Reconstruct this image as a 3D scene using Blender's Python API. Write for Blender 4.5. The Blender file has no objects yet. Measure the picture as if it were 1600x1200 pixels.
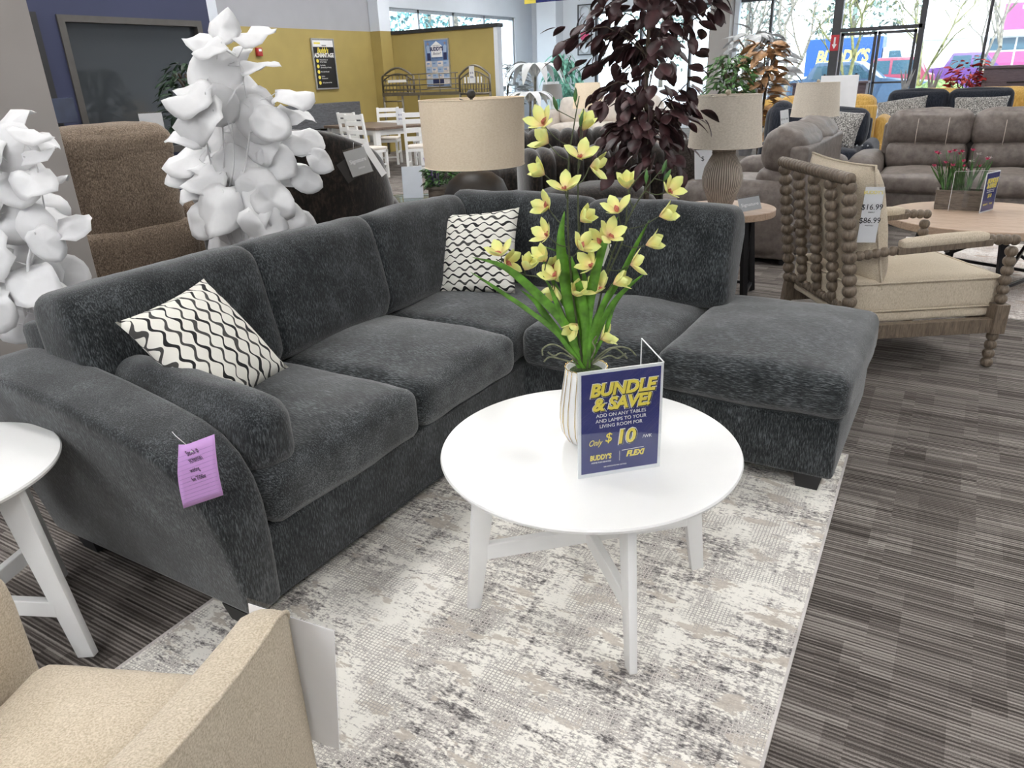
import bpy, bmesh, math, random
from mathutils import Vector, Matrix, noise, Euler
random.seed(7)
SC = bpy.context.scene
COL = SC.collection
PI = math.pi
V = Vector

# ------------------------------------------------------------------ camera
FPX = 1152.6
CF = V((-0.48042798, 0.78818291, -0.38465133)); CR = V((0.86115199, 0.5070256, -0.03663734)); CU = V((-0.16615115, 0.34884486, 0.92233457))
CPOS = V((0, 0, 1.45))
cam = bpy.data.cameras.new('camera'); cam.sensor_width = 36; cam.lens = 36 * FPX / 1600
cam.clip_start = 0.05; cam.clip_end = 300
camo = bpy.data.objects.new('camera', cam); COL.objects.link(camo)
M3 = Matrix((CR, CU, -CF)).transposed()
camo.matrix_world = Matrix.Translation(CPOS) @ M3.to_4x4()
SC.camera = camo

# ------------------------------------------------------------------ world, sun, exposure
SC.view_settings.view_transform = 'Standard'; SC.view_settings.look = 'None'
SC.view_settings.exposure = 1.38; SC.view_settings.gamma = 1.0; SC.view_settings.use_curve_mapping = False
wd = bpy.data.worlds.new('daylight'); SC.world = wd; wd.use_nodes = True
wn = wd.node_tree
bg = wn.nodes['Background']
bg.inputs[0].default_value = (0.80, 0.90, 1.0, 1); bg.inputs[1].default_value = 2.4
sun = bpy.data.lights.new('sun', 'SUN'); sun.energy = 3.4; sun.angle = 0.01; sun.color = (1, .95, .86)
suno = bpy.data.objects.new('sun', sun); COL.objects.link(suno); suno.rotation_euler = (math.radians(48), 0, math.radians(25))
suno.location = (0, 0, 30)
LAMPS = [(-3.5, y) for y in (-1.8, 1.4, 4.4, 7.4, 10.4, 13.5, 17.3)] + [(-6.3, y) for y in (1.4, 4.4, 7.4, 10.4)] + [(-9.2, y) for y in (8.0, 10.8, 13.5, 17.3)] + [(2.3, y) for y in (-1.8, 1.4, 4.4, 7.4, 10.4, 13.5, 17.3)] + [(-.6, 17.3), (-.6, 9.0), (-.6, -2.6), (-.6, -4.3), (-3.5, -4.2), (2.3, -4.2)]  # unseen panels; far and behind-camera ones added to brighten walls and camera-facing surfaces
LAMP_POWER = 11.0

def at(u, v, x=None, y=None, z=None):
    """point of the place seen at photo pixel (u, v) on the plane x=, y= or z="""
    d = CF + CR * ((u - 800) / FPX) - CU * ((v - 600) / FPX)
    t = (x / d.x) if x is not None else (y / d.y) if y is not None else ((z - 1.45) / d.z)
    return CPOS + d * t

# ------------------------------------------------------------------ materials
MATS = {}
def newmat(name):
    m = bpy.data.materials.new(name); m.use_nodes = True
    nt = m.node_tree; b = nt.nodes['Principled BSDF']
    MATS[name] = m
    return m, nt, b
def node(nt, t, ins=None, **props):
    n = nt.nodes.new(t)
    for k, v in props.items(): setattr(n, k, v)
    if ins:
        for k, v in ins.items():
            s = n.inputs[k]
            if isinstance(v, bpy.types.NodeSocket): nt.links.new(v, s)
            else: s.default_value = v
    return n
def mth(nt, op, a, b=None, c=None, clamp=False):
    n = node(nt, 'ShaderNodeMath', {0: a}, operation=op); n.use_clamp = clamp
    if b is not None:
        if isinstance(b, bpy.types.NodeSocket): nt.links.new(b, n.inputs[1])
        else: n.inputs[1].default_value = b
    if c is not None:
        if isinstance(c, bpy.types.NodeSocket): nt.links.new(c, n.inputs[2])
        else: n.inputs[2].default_value = c
    return n.outputs[0]
def ocoord(nt, scale=(1, 1, 1), rot=(0, 0, 0), loc=(0, 0, 0), kind='Object'):
    tc = node(nt, 'ShaderNodeTexCoord')
    mp = node(nt, 'ShaderNodeMapping', {'Vector': tc.outputs[kind], 'Scale': scale, 'Rotation': rot, 'Location': loc})
    return mp.outputs[0]
def noi(nt, vec, scale, detail=3, rough=.55, dist=0):
    return node(nt, 'ShaderNodeTexNoise', {'Vector': vec, 'Scale': scale, 'Detail': detail, 'Roughness': rough, 'Distortion': dist}).outputs[0]
def ramp(nt, fac, stops, interp='LINEAR'):
    r = node(nt, 'ShaderNodeValToRGB', {0: fac}); r.color_ramp.interpolation = interp
    e = r.color_ramp.elements
    while len(e) < len(stops): e.new(.5)
    for i, (p, c) in enumerate(stops):
        e[i].position = p; e[i].color = (c[0], c[1], c[2], 1) if len(c) == 3 else c
    return r.outputs[0]
def mixc(nt, fac, a, b, blend='MIX'):
    n = node(nt, 'ShaderNodeMix', data_type='RGBA', blend_type=blend)
    for k, v in ((0, fac), (6, a), (7, b)):
        if isinstance(v, bpy.types.NodeSocket): nt.links.new(v, n.inputs[k])
        else: n.inputs[k].default_value = v if k == 0 else ((*v, 1) if len(v) == 3 else v)
    return n.outputs[2]
def bump(nt, b, h, strength=.3, dist=.002):
    n = node(nt, 'ShaderNodeBump', {'Height': h, 'Strength': strength, 'Distance': dist})
    nt.links.new(n.outputs[0], b.inputs['Normal'])
def flat(name, c, rough=.6, metal=0, spec=.5, var=.04, scale=12, emit=0, trans=0, sheen=0, coat=0):
    """plain surface with a slight procedural variation of tone"""
    m, nt, b = newmat(name)
    b.inputs['Roughness'].default_value = rough; b.inputs['Metallic'].default_value = metal
    b.inputs['Specular IOR Level'].default_value = spec
    f = noi(nt, ocoord(nt), scale, 2)
    lo = [max(0, x * (1 - var * 2)) for x in c]; hi = [min(1, x * (1 + var * 2)) for x in c]
    nt.links.new(ramp(nt, f, [(.3, lo), (.7, hi)]), b.inputs['Base Color'])
    if emit:
        b.inputs['Emission Color'].default_value = (*c, 1); b.inputs['Emission Strength'].default_value = emit
    if trans: b.inputs['Transmission Weight'].default_value = trans
    if sheen: b.inputs['Sheen Weight'].default_value = sheen
    if coat: b.inputs['Coat Weight'].default_value = coat
    return m
def fabric(name, dark, mid, light, streak=(1, 1, .12), scale=260, cloud=7, rough=.95, sheen=.25, cl=.5, bs=.5):
    m, nt, b = newmat(name)
    b.inputs['Roughness'].default_value = rough; b.inputs['Sheen Weight'].default_value = sheen
    b.inputs['Specular IOR Level'].default_value = .15
    co = ocoord(nt)
    f1 = noi(nt, ocoord(nt, streak), scale, 3, .65)
    f2 = noi(nt, co, cloud, 3, .6)
    s = mth(nt, 'ADD', mth(nt, 'MULTIPLY', f1, 1 - cl * .5), mth(nt, 'MULTIPLY', f2, cl * .5))
    nt.links.new(ramp(nt, s, [(.36, dark), (.5, mid), (.66, light)]), b.inputs['Base Color'])
    bump(nt, b, f1, bs, .003)
    return m
def woodmat(name, dark, light, scale=(2, 14, 14), rough=.5, plank=None):
    m, nt, b = newmat(name); b.inputs['Roughness'].default_value = rough
    v = ocoord(nt, scale)
    f = noi(nt, v, 3, 5, .6, 1.2)
    c = ramp(nt, f, [(.3, dark), (.7, light)])
    if plank:
        sx = node(nt, 'ShaderNodeSeparateXYZ', {0: ocoord(nt)})
        k = mth(nt, 'FLOOR', mth(nt, 'DIVIDE', sx.outputs[plank[0]], plank[1]))
        wn_ = node(nt, 'ShaderNodeTexWhiteNoise', {'W': k}, noise_dimensions='1D').outputs[0]
        fr = mth(nt, 'FRACT', mth(nt, 'DIVIDE', sx.outputs[plank[0]], plank[1]))
        gap = mth(nt, 'GREATER_THAN', fr, plank[2] if len(plank) > 2 else .97)
        c = mixc(nt, mth(nt, 'MULTIPLY', wn_, .45), c, light)
        c = mixc(nt, gap, c, [x * .3 for x in dark])
    nt.links.new(c, b.inputs['Base Color'])
    bump(nt, b, f, .15, .002)
    return m
def glassmat(name, tint=(.97, .99, 1), refl=.08, rough=.02):
    m, nt, b = newmat(name)
    out = nt.nodes['Material Output']; nt.nodes.remove(b)
    t = node(nt, 'ShaderNodeBsdfTransparent', {0: (*tint, 1)})
    g = node(nt, 'ShaderNodeBsdfGlossy', {0: (1, 1, 1, 1), 'Roughness': rough})
    mx = node(nt, 'ShaderNodeMixShader', {0: refl, 1: t.outputs[0], 2: g.outputs[0]})
    nt.links.new(mx.outputs[0], out.inputs[0])
    return m

# ------------------------------------------------------------------ mesh building
class MB:
    def __init__(s): s.bm = bmesh.new()
    def _xf(s, vs, M):
        if M is not None:
            for v in vs: v.co = M @ v.co
        return vs
    def box(s, lo, hi, bev=0, seg=2, M=None):
        lo, hi = V(lo), V(hi)
        r = bmesh.ops.create_cube(s.bm, size=1)
        for v in r['verts']:
            v.co = V(((v.co[i] + .5) * (hi[i] - lo[i]) + lo[i]) for i in range(3))
        vs = r['verts']
        if bev:
            es = list({e for v in vs for e in v.link_edges})
            rb = bmesh.ops.bevel(s.bm, geom=es, offset=bev, segments=seg, affect='EDGES', profile=.5)
            vs = list({v for f in rb['faces'] for v in f.verts} | {v for v in vs if v.is_valid})
        s._xf(vs, M); return s
    def prism(s, pts, h, axis='z', base=0, M=None, bev=0):
        """outline pts (2D) extruded from base to base+h along axis"""
        def mk(p, q):
            return V((p[0], p[1], q)) if axis == 'z' else V((p[0], q, p[1])) if axis == 'y' else V((q, p[0], p[1]))
        a = [s.bm.verts.new(mk(p, base)) for p in pts]; b = [s.bm.verts.new(mk(p, base + h)) for p in pts]
        n = len(pts)
        fs = [s.bm.faces.new(a[::-1]), s.bm.faces.new(b)]
        for i in range(n): fs.append(s.bm.faces.new((a[i], a[(i + 1) % n], b[(i + 1) % n], b[i])))
        vs = a + b
        if bev:
            es = list({e for f in fs for e in f.edges})
            rb = bmesh.ops.bevel(s.bm, geom=es, offset=bev, segments=2, affect='EDGES', profile=.5)
            vs = list({v for f in rb['faces'] for v in f.verts} | {v for v in vs if v.is_valid})
        s._xf(vs, M); return s
    def lathe(s, prof, c=(0, 0, 0), seg=32, M=None, rfun=None, cap=True):
        c = V(c); rings = []
        for k, (r, z) in enumerate(prof):
            ring = []
            for i in range(seg):
                a = 2 * PI * i / seg; rr = r * (rfun(a, z) if rfun else 1)
                ring.append(s.bm.verts.new(c + V((rr * math.cos(a), rr * math.sin(a), z))))
            rings.append(ring)
        for k in range(len(rings) - 1):
            for i in range(seg):
                s.bm.faces.new((rings[k][i], rings[k][(i + 1) % seg], rings[k + 1][(i + 1) % seg], rings[k + 1][i]))
        if cap:
            s.bm.faces.new(rings[0][::-1]); s.bm.faces.new(rings[-1])
        s._xf([v for r in rings for v in r], M); return s
    def tube(s, pts, rad, seg=8, cap=True):
        pts = [V(p) for p in pts]; n = len(pts)
        rads = rad if isinstance(rad, (list, tuple)) else [rad] * n
        up = V((0, 0, 1)); rings = []; prev = None
        for i, p in enumerate(pts):
            t = (pts[min(i + 1, n - 1)] - pts[max(i - 1, 0)]).normalized()
            if prev is None:
                a = t.cross(up if abs(t.z) < .9 else V((1, 0, 0))).normalized()
            else:
                a = (prev - t * prev.dot(t)).normalized()
            prev = a; b = t.cross(a)
            rings.append([s.bm.verts.new(p + (a * math.cos(2 * PI * j / seg) + b * math.sin(2 * PI * j / seg)) * rads[i]) for j in range(seg)])
        for k in range(n - 1):
            for j in range(seg):
                s.bm.faces.new((rings[k][j], rings[k][(j + 1) % seg], rings[k + 1][(j + 1) % seg], rings[k + 1][j]))
        if cap: s.bm.faces.new(rings[0][::-1]); s.bm.faces.new(rings[-1])
        return s
    def bar(s, a, b, w, h, up=(0, 0, 1), bev=0, w2=None, h2=None):
        """square bar from a to b; w across, h along up"""
        a, b = V(a), V(b); t = (b - a).normalized(); up = V(up)
        x = t.cross(up).normalized(); y = x.cross(t)
        w2 = w if w2 is None else w2; h2 = h if h2 is None else h2
        q = []
        for p, ww, hh in ((a, w, h), (b, w2, h2)):
            for sx, sy in ((-1, -1), (1, -1), (1, 1), (-1, 1)):
                q.append(s.bm.verts.new(p + x * sx * ww / 2 + y * sy * hh / 2))
        fs = [s.bm.faces.new(q[3::-1]), s.bm.faces.new(q[4:])]
        for i in range(4): fs.append(s.bm.faces.new((q[i], q[(i + 1) % 4], q[4 + (i + 1) % 4], q[4 + i])))
        if bev: bmesh.ops.bevel(s.bm, geom=list({e for f in fs for e in f.edges}), offset=bev, segments=2, affect='EDGES', profile=.5)
        return s
    def sphere(s, c, r, seg=12, rings=8, sc=(1, 1, 1)):
        res = bmesh.ops.create_uvsphere(s.bm, u_segments=seg, v_segments=rings, radius=r)
        for v in res['verts']: v.co = V((v.co.x * sc[0], v.co.y * sc[1], v.co.z * sc[2])) + V(c)
        return s
    def cushion(s, c, dims, r=.05, puff=(0, 0, .03), M=None, n=14, wr=.004, seed=0, sag=0, wscale=5):
        """soft box: rounded edges, crowned faces, faint wrinkles"""
        h = V(dims) / 2; r = min(r, *h); seed = V((seed * 3.1, seed * 1.7, seed * .9))
        def par(i):
            t = i / n * 2 - 1
            return math.copysign(1 - (1 - abs(t)) ** 1.35, t)
        idx = {}
        def vert(i, j, k):
            if (i, j, k) in idx: return idx[i, j, k]
            u = V((par(i), par(j), par(k))); q = V(u[a] * h[a] for a in range(3))
            inn = V(max(-(h[a] - r), min(h[a] - r, q[a])) for a in range(3))
            d = q - inn
            if d.length > 1e-9: q = inn + d.normalized() * r
            for a in range(3):
                b_, c_ = (a + 1) % 3, (a + 2) % 3
                f = (1 - u[b_] ** 2) * (1 - u[c_] ** 2)
                q[a] += u[a] * abs(u[a]) * puff[a] * 1.25 * f if f > 0 else 0
            if wr:
                w = noise.noise_vector(q * wscale + seed)
                q += w * wr * 2 + noise.noise_vector(q * wscale * 3.5 + seed) * wr * .6
            idx[i, j, k] = s.bm.verts.new(q); return idx[i, j, k]
        for a in range(3):
            for side in (0, n):
                for i in range(n):
                    for j in range(n):
                        def g(p, q_):
                            t = [0, 0, 0]; t[a] = side; t[(a + 1) % 3] = p; t[(a + 2) % 3] = q_; return vert(*t)
                        f = [g(i, j), g(i + 1, j), g(i + 1, j + 1), g(i, j + 1)]
                        s.bm.faces.new(f if side else f[::-1])
        T = Matrix.Translation(V(c)) @ (M.to_4x4() if M is not None else Matrix())
        s._xf(list(idx.values()), T); return s
    def roll(s, c, L_, t, h, R, end=.05, ny=26, na=28, wr=.005, seed=0, ex=.62, ez=.42, bulge=.10, crown=.05, axis='y'):
        """soft back cushion: a rounded section run along its length, ends barely rounded"""
        rows = []; T = Matrix.Translation(V(c)) @ R.to_4x4(); sd = V((seed * 2.3, seed * 1.1, seed * .7))
        for i in range(ny + 1):
            u = i / ny * 2 - 1; u = math.copysign(1 - (1 - abs(u)) ** 1.6, u); y = u * L_ / 2
            e = max(0, (abs(y) - (L_ / 2 - end)) / end); ins = end * (1 - math.sqrt(max(0, 1 - e * e)))
            row = []
            for k in range(na):
                a = 2 * PI * k / na; ca, sa = math.cos(a), math.sin(a)
                x = (t / 2 - ins) * math.copysign(abs(ca) ** ex, ca) * (1 + bulge * (1 - u * u)); z = (h / 2 - ins) * math.copysign(abs(sa) ** ez, sa) * (1 + (crown * (1 - u * u) if sa > 0 else 0))
                q = V((x, y, z)) if axis == 'y' else V((y, -x, z))
                q += noise.noise_vector(q * 5 + sd) * wr * 2 + noise.noise_vector(q * 17 + sd) * wr * .5
                row.append(s.bm.verts.new(T @ q))
            rows.append(row)
        for i in range(ny):
            for k in range(na): s.bm.faces.new((rows[i][k], rows[i][(k + 1) % na], rows[i + 1][(k + 1) % na], rows[i + 1][k]))
        s.bm.faces.new(rows[0][::-1]); s.bm.faces.new(rows[-1]); return s
    def pillow(s, w, h, t, n=18, wr=.003, seed=0, pinch=.07):
        """throw pillow in its own XY plane with pointed corners, thickness t"""
        sheets = []
        for side in (1, -1):
            g = []
            for i in range(n + 1):
                row = []
                for j in range(n + 1):
                    x, y = i / n * 2 - 1, j / n * 2 - 1
                    e = (1 - x * x) * (1 - y * y)
                    z = side * t / 2 * max(e, 0) ** .42
                    px = x * (1 - pinch * (1 - y * y) ** 1.0 * abs(x)) * w / 2
                    py = y * (1 - pinch * (1 - x * x) ** 1.0 * abs(y)) * h / 2
                    q = V((px, py, z))
                    if 0 < i < n and 0 < j < n: q += noise.noise_vector(q * 7 + V((seed, side, 0))) * wr
                    row.append(q)
                g.append(row)
            sheets.append(g)
        top = [[s.bm.verts.new(q) for q in r] for r in sheets[0]]
        bot = [[top[i][j] if i in (0, n) or j in (0, n) else s.bm.verts.new(sheets[1][i][j]) for j in range(n + 1)] for i in range(n + 1)]
        for i in range(n):
            for j in range(n):
                s.bm.faces.new((top[i][j], top[i + 1][j], top[i + 1][j + 1], top[i][j + 1]))
                f = (bot[i][j], bot[i][j + 1], bot[i + 1][j + 1], bot[i + 1][j])
                if len(set(f)) == 4:
                    try: s.bm.faces.new(f)
                    except ValueError: pass
        return s
    def leaf(s, base, d, up, L, W, curl=.25, n=5, fold=.15, shape=1.0, wave=0, point=.0):
        """one blade-like leaf from base along d, facing up"""
        d = V(d).normalized(); up = V(up); x = d.cross(up)
        if x.length < 1e-4: x = d.cross(V((1, .3, 0)))
        x.normalize(); z = x.cross(d)
        rows = []
        for i in range(n + 1):
            t = i / n
            wdt = W / 2 * (math.sin(PI * min(1, t ** shape * .97 + .015)) ** .75)
            cpt = V(base) + d * (L * t) - z * (curl * L * t * t)
            wv = wave * math.sin(t * 9)
            rows.append([s.bm.verts.new(cpt + x * (-wdt) + z * (wdt * fold + wv)), s.bm.verts.new(cpt), s.bm.verts.new(cpt + x * wdt + z * (wdt * fold - wv))])
        for i in range(n):
            for j in (0, 1): s.bm.faces.new((rows[i][j], rows[i][j + 1], rows[i + 1][j + 1], rows[i + 1][j]))
        return s
    def xf(s, M):
        bmesh.ops.transform(s.bm, matrix=M, verts=s.bm.verts); return s
    def obj(s, name, mat, parent=None, smooth=True, mods=None, loc=None, rot=None):
        bmesh.ops.recalc_face_normals(s.bm, faces=s.bm.faces) if s.bm.faces and name not in NORECALC else None
        me = bpy.data.meshes.new(name); s.bm.to_mesh(me); s.bm.free()
        if smooth:
            for p in me.polygons: p.use_smooth = True
        me.materials.append(MATS[mat] if isinstance(mat, str) else mat)
        o = bpy.data.objects.new(name, me); COL.objects.link(o)
        if smooth == 'auto':
            md = o.modifiers.new('split', 'EDGE_SPLIT'); md.split_angle = math.radians(38)
        if loc is not None: o.location = loc
        if rot is not None: o.rotation_euler = rot
        if parent is not None: o.parent = parent
        return o
NORECALC = set()
def tag(o, label=None, cat=None, group=None, kind=None):
    if label: o['label'] = label
    if cat: o['category'] = cat
    if group: o['group'] = group
    if kind: o['kind'] = kind
    return o
def thing(name, label, cat, loc=(0, 0, 0), rz=0, group=None):
    o = bpy.data.objects.new(name, None); COL.objects.link(o); o.location = loc; o.rotation_euler = (0, 0, rz)
    o.empty_display_size = .1
    return tag(o, label, cat, group)
def struct(o): o['kind'] = 'structure'; return o
def copy_tree(o, parent=None):
    c = o.copy(); COL.objects.link(c); c.parent = parent
    for ch in [x for x in COL.objects if x.parent == o]: copy_tree(ch, c)
    return c
def frame_from(A, B, C):
    """matrix whose x runs A->B, y runs C->A (up), origin at the middle of the parallelogram"""
    A, B, C = V(A), V(B), V(C); x = (B - A).normalized(); y = (A - C); y = (y - x * y.dot(x)).normalized(); z = x.cross(y)
    ctr = (B + C) / 2
    return Matrix.Translation(ctr) @ Matrix((x, y, z)).transposed().to_4x4()
def write(txt, size, M, mat, parent, name='lettering', off=0, extr=.0004, shear=0, align='CENTER', xs=1, sp=1):
    cu = bpy.data.curves.new('t', 'FONT'); cu.body = txt; cu.size = size; cu.align_x = align; cu.align_y = 'CENTER'
    cu.offset = off; cu.extrude = extr; cu.shear = shear; cu.space_character = sp; cu.resolution_u = 3
    to = bpy.data.objects.new('t', cu); COL.objects.link(to)
    bpy.context.view_layer.update()
    me = bpy.data.meshes.new_from_object(to); bpy.data.objects.remove(to); bpy.data.curves.remove(cu)
    me.transform(Matrix.Diagonal((xs, 1, 1, 1))); me.transform(M)
    me.materials.clear(); me.materials.append(MATS[mat])
    o = bpy.data.objects.new(name, me); COL.objects.link(o); o.parent = parent
    return o
def rebase(root, loc):
    loc = V(loc); root.location = loc
    T = Matrix.Translation(-loc); seen = set()
    def rec(o):
        for ch in [x for x in COL.objects if x.parent == o]:
            if ch.type == 'MESH' and ch.data.name not in seen: seen.add(ch.data.name); ch.data.transform(T)
            elif ch.type != 'MESH': ch.location = ch.location - loc
            rec(ch)
    rec(root)

# ------------------------------------------------------------------ the materials of the place
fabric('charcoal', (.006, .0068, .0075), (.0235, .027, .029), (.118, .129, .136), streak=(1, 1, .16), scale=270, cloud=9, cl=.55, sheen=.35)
def charcoal_flat():   # same cloth, nap running along the seat tops, colour lightened for the light they catch
    fabric('charcoal_seat_lit', (.0075, .0085, .0095), (.030, .0345, .037), (.150, .163, .171), streak=(.16, 1, 1), scale=270, cloud=9, cl=.55, sheen=.4)
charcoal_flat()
fabric('beige_weave', (.44, .37, .27), (.57, .49, .375), (.70, .62, .50), streak=(1, 1, 1), scale=260, cloud=9, cl=.2, sheen=.1)
fabric('brown_tweed', (.10, .076, .055), (.20, .152, .112), (.36, .285, .22), streak=(1, 1, .5), scale=150, cloud=5, cl=.25, sheen=.1)
fabric('dark_fur', (.005, .004, .003), (.014, .010, .008), (.05, .036, .026), streak=(1, 1, .4), scale=60, cloud=9, cl=.7, sheen=.5, bs=.8)
fabric('dark_quilt', (.012, .009, .007), (.03, .023, .019), (.075, .06, .05), streak=(1, 1, .4), scale=70, cloud=12, cl=.6, sheen=.4)
fabric('linen_cream', (.48, .405, .30), (.58, .50, .385), (.67, .59, .47), streak=(1, 1, .35), scale=240, cloud=6, cl=.2, sheen=.1)
fabric('shade_linen', (.56, .50, .42), (.62, .56, .475), (.68, .62, .53), streak=(.6, .6, 1.2), scale=120, cloud=5, cl=.1, sheen=0, bs=.1)
fabric('shade_tan', (.80, .665, .49), (.85, .715, .54), (.89, .765, .60), streak=(.6, .6, 1.2), scale=120, cloud=5, cl=.1, sheen=0, bs=.1)
fabric('mustard', (.42, .25, .06), (.55, .34, .09), (.66, .43, .15), scale=60, cloud=6, cl=.4)
fabric('navy_weave', (.008, .010, .016), (.016, .019, .028), (.035, .04, .055), scale=90, cloud=6, cl=.3)
fabric('boucle', (.02, .02, .02), (.22, .21, .2), (.68, .66, .62), streak=(1, 1, .6), scale=75, cloud=20, cl=.15, bs=.8)
fabric('leather_taupe', (.10, .082, .072), (.15, .125, .11), (.20, .17, .152), streak=(1, 1, 1), scale=16, cloud=3, cl=.6, rough=.5, sheen=0, bs=.08)
MATS['leather_taupe'].node_tree.nodes['Principled BSDF'].inputs['Specular IOR Level'].default_value = .45
flat('thread', (.55, .48, .42), .8)
flat('white_paint', (.84, .84, .83), .35, spec=.4, var=.008)
flat('white_top', (.88, .88, .87), .22, spec=.5, var=.004)
flat('plate_black', (.012, .012, .014), .45)
flat('black_metal', (.018, .018, .02), .4, metal=.6)
flat('pewter', (.21, .19, .16), .35, metal=.7)
flat('leaf_white', (.76, .76, .765), .6, var=.02, sheen=.1)
flat('leaf_green', (.10, .26, .025), .45, var=.25, scale=30)
flat('leaf_mid', (.05, .13, .03), .5, var=.35, scale=18)
flat('leaf_dark', (.012, .035, .012), .5, var=.3, scale=18)
flat('leaf_burgundy', (.055, .022, .024), .5, var=.35, scale=10)
flat('leaf_silver', (.40, .41, .42), .45, var=.2, scale=12)
flat('leaf_teal', (.16, .40, .30), .5, var=.3, scale=12)
flat('leaf_copper', (.34, .19, .09), .55, var=.3, scale=12)
flat('leaf_cream', (.62, .58, .56), .6, var=.1)
flat('bark', (.10, .075, .055), .9, var=.3, scale=40)
flat('bark_pale', (.15, .135, .11), .9, var=.25, scale=14)
flat('moss_bark', (.14, .14, .055), .9, var=.35, scale=6)
flat('stem_green', (.06, .075, .03), .6, var=.2, scale=40)
flat('root_green', (.17, .18, .11), .8, var=.25, scale=60)
flat('moss', (.03, .05, .012), .95, var=.6, scale=160)
flat('soil', (.03, .022, .015), .95, var=.5, scale=120)
flat('gold', (.80, .60, .25), .25, metal=1)
flat('porcelain', (.82, .82, .82), .18, spec=.6, var=.005)
flat('acrylic_edge', (.80, .82, .83), .15, spec=.7, var=.005)
flat('print_blue', (.022, .030, .17), .25, spec=.5, var=.03)
flat('print_black', (.012, .012, .014), .4, var=.01)
flat('print_yellow', (.86, .72, .10), .4, var=.01)
flat('print_white', (.86, .86, .86), .4, var=.005)
flat('print_grey', (.25, .26, .28), .5, var=.01)
flat('print_sky', (.16, .27, .50), .4, var=.1, scale=6)
flat('print_pale', (.36, .46, .62), .4, var=.03)
flat('print_navy', (.02, .03, .10), .4, var=.02)
flat('skin_print', (.30, .24, .26), .5, var=.05)
flat('paper', (.83, .83, .84), .6, var=.01)
flat('paper_grey', (.42, .43, .44), .6, var=.02)
flat('note_purple', (.66, .38, .78), .7, var=.015)
flat('note_line', (.42, .27, .58), .7)
flat('ink', (.05, .04, .07), .6)
flat('magenta', (.26, .04, .14), .5)
flat('red', (.55, .03, .04), .45)
flat('alarm_red', (.42, .03, .03), .35)
flat('lamp_dark', (.035, .032, .03), .5, var=.1, spec=.4)
flat('stone_ball', (.42, .36, .28), .6, var=.15, scale=60)
flat('pot_grey', (.14, .14, .15), .6, var=.1)
flat('car_blue', (.045, .08, .14), .3, spec=.6)
flat('truck_blue', (.006, .05, .19), .4)
flat('car_purple', (.085, .035, .16), .3, spec=.6)
flat('car_red', (.20, .03, .06), .3, spec=.6)
flat('car_white', (.85, .86, .88), .3, spec=.6)
flat('tyre', (.03, .03, .03), .8)
flat('car_glass', (.04, .085, .12), .1, spec=.8)
flat('asphalt', (.22, .22, .23), .9, var=.15, scale=8)
flat('hedge', (.11, .165, .05), .8, var=.4, scale=14)
flat('foliage_far', (.12, .17, .155), .9, var=.35, scale=2)
flat('foliage_blue', (.09, .20, .21), .9, var=.35, scale=2)
flat('wall_white', (.76, .79, .84), .8, var=.01, scale=2)
flat('wall_cool', (.70, .74, .80), .8, var=.01, scale=2)
flat('wall_navy', (.036, .043, .095), .7, var=.02, scale=2)
flat('wall_grey', (.37, .375, .40), .8, var=.02, scale=2)
flat('wall_yellow', (.40, .31, .105), .75, var=.03, scale=2)
flat('pillar_taupe', (.40, .37, .345), .8, var=.02, scale=3)
flat('pillar_white', (.70, .74, .80), .7, var=.01)
flat('trim_black', (.02, .02, .022), .5)
flat('frame_dark', (.055, .055, .06), .45, metal=.3)
flat('frame_taupe', (.085, .078, .072), .5)
flat('frame_silver', (.55, .56, .58), .35, metal=.7)
flat('alu', (.45, .47, .5), .35, metal=.8)
flat('ceiling_white', (.75, .75, .75), .9, var=.01)
flat('tube_light', (1, .992, .98), .5, emit=LAMP_POWER)
flat('shop_white', (.85, .83, .80), .8, var=.03)
flat('cream_leather', (.66, .60, .54), .6, var=.04)
flat('tablet_screen', (.05, .06, .10), .1, spec=.8)
woodmat('oak_top', (.34, .235, .16), (.52, .39, .29), (3, 22, 22), .5, plank=(1, .13, .985))
woodmat('driftwood', (.085, .064, .045), (.24, .185, .135), (26, 26, 4), .5)
woodmat('box_wood', (.08, .065, .05), (.22, .18, .145), (4, 24, 24), .7)
woodmat('grey_board', (.055, .055, .06), (.15, .155, .17), (2.5, 2.5, 18), .6)
woodmat('plum_board', (.07, .052, .066), (.15, .115, .14), (2, 8, 18), .6, plank=(2, .21, .975))
woodmat('brown_top', (.09, .06, .045), (.20, .145, .11), (3, 20, 20), .4)
glassmat('clear_glass', (.93, .97, .98), .05)
glassmat('acrylic', (.96, .965, .97), .045)
glassmat('table_glass', (.75, .86, .9), .25, .05)

# dark reflective window of the office
m, nt, b = newmat('office_glass'); b.inputs['Roughness'].default_value = .04; b.inputs['Base Color'].default_value = (.050, .056, .062, 1); b.inputs['Specular IOR Level'].default_value = .75

# reeded ceramic lamp base
def reeded(name, a, c, freq):
    m, nt, b = newmat(name); b.inputs['Roughness'].default_value = .75
    sx = node(nt, 'ShaderNodeSeparateXYZ', {0: ocoord(nt)})
    ang = mth(nt, 'ARCTAN2', sx.outputs[1], sx.outputs[0])
    n_ = noi(nt, ocoord(nt, (1, 1, .15)), 60, 2)
    s = mth(nt, 'ADD', mth(nt, 'MULTIPLY', mth(nt, 'SINE', mth(nt, 'MULTIPLY', ang, freq)), .5), mth(nt, 'MULTIPLY', n_, 1.0))
    nt.links.new(ramp(nt, s, [(.2, a), (.85, c)]), b.inputs['Base Color'])
    bump(nt, b, s, .5, .004)
reeded('reeded_base', (.15, .125, .105), (.46, .40, .34), 52)

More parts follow.
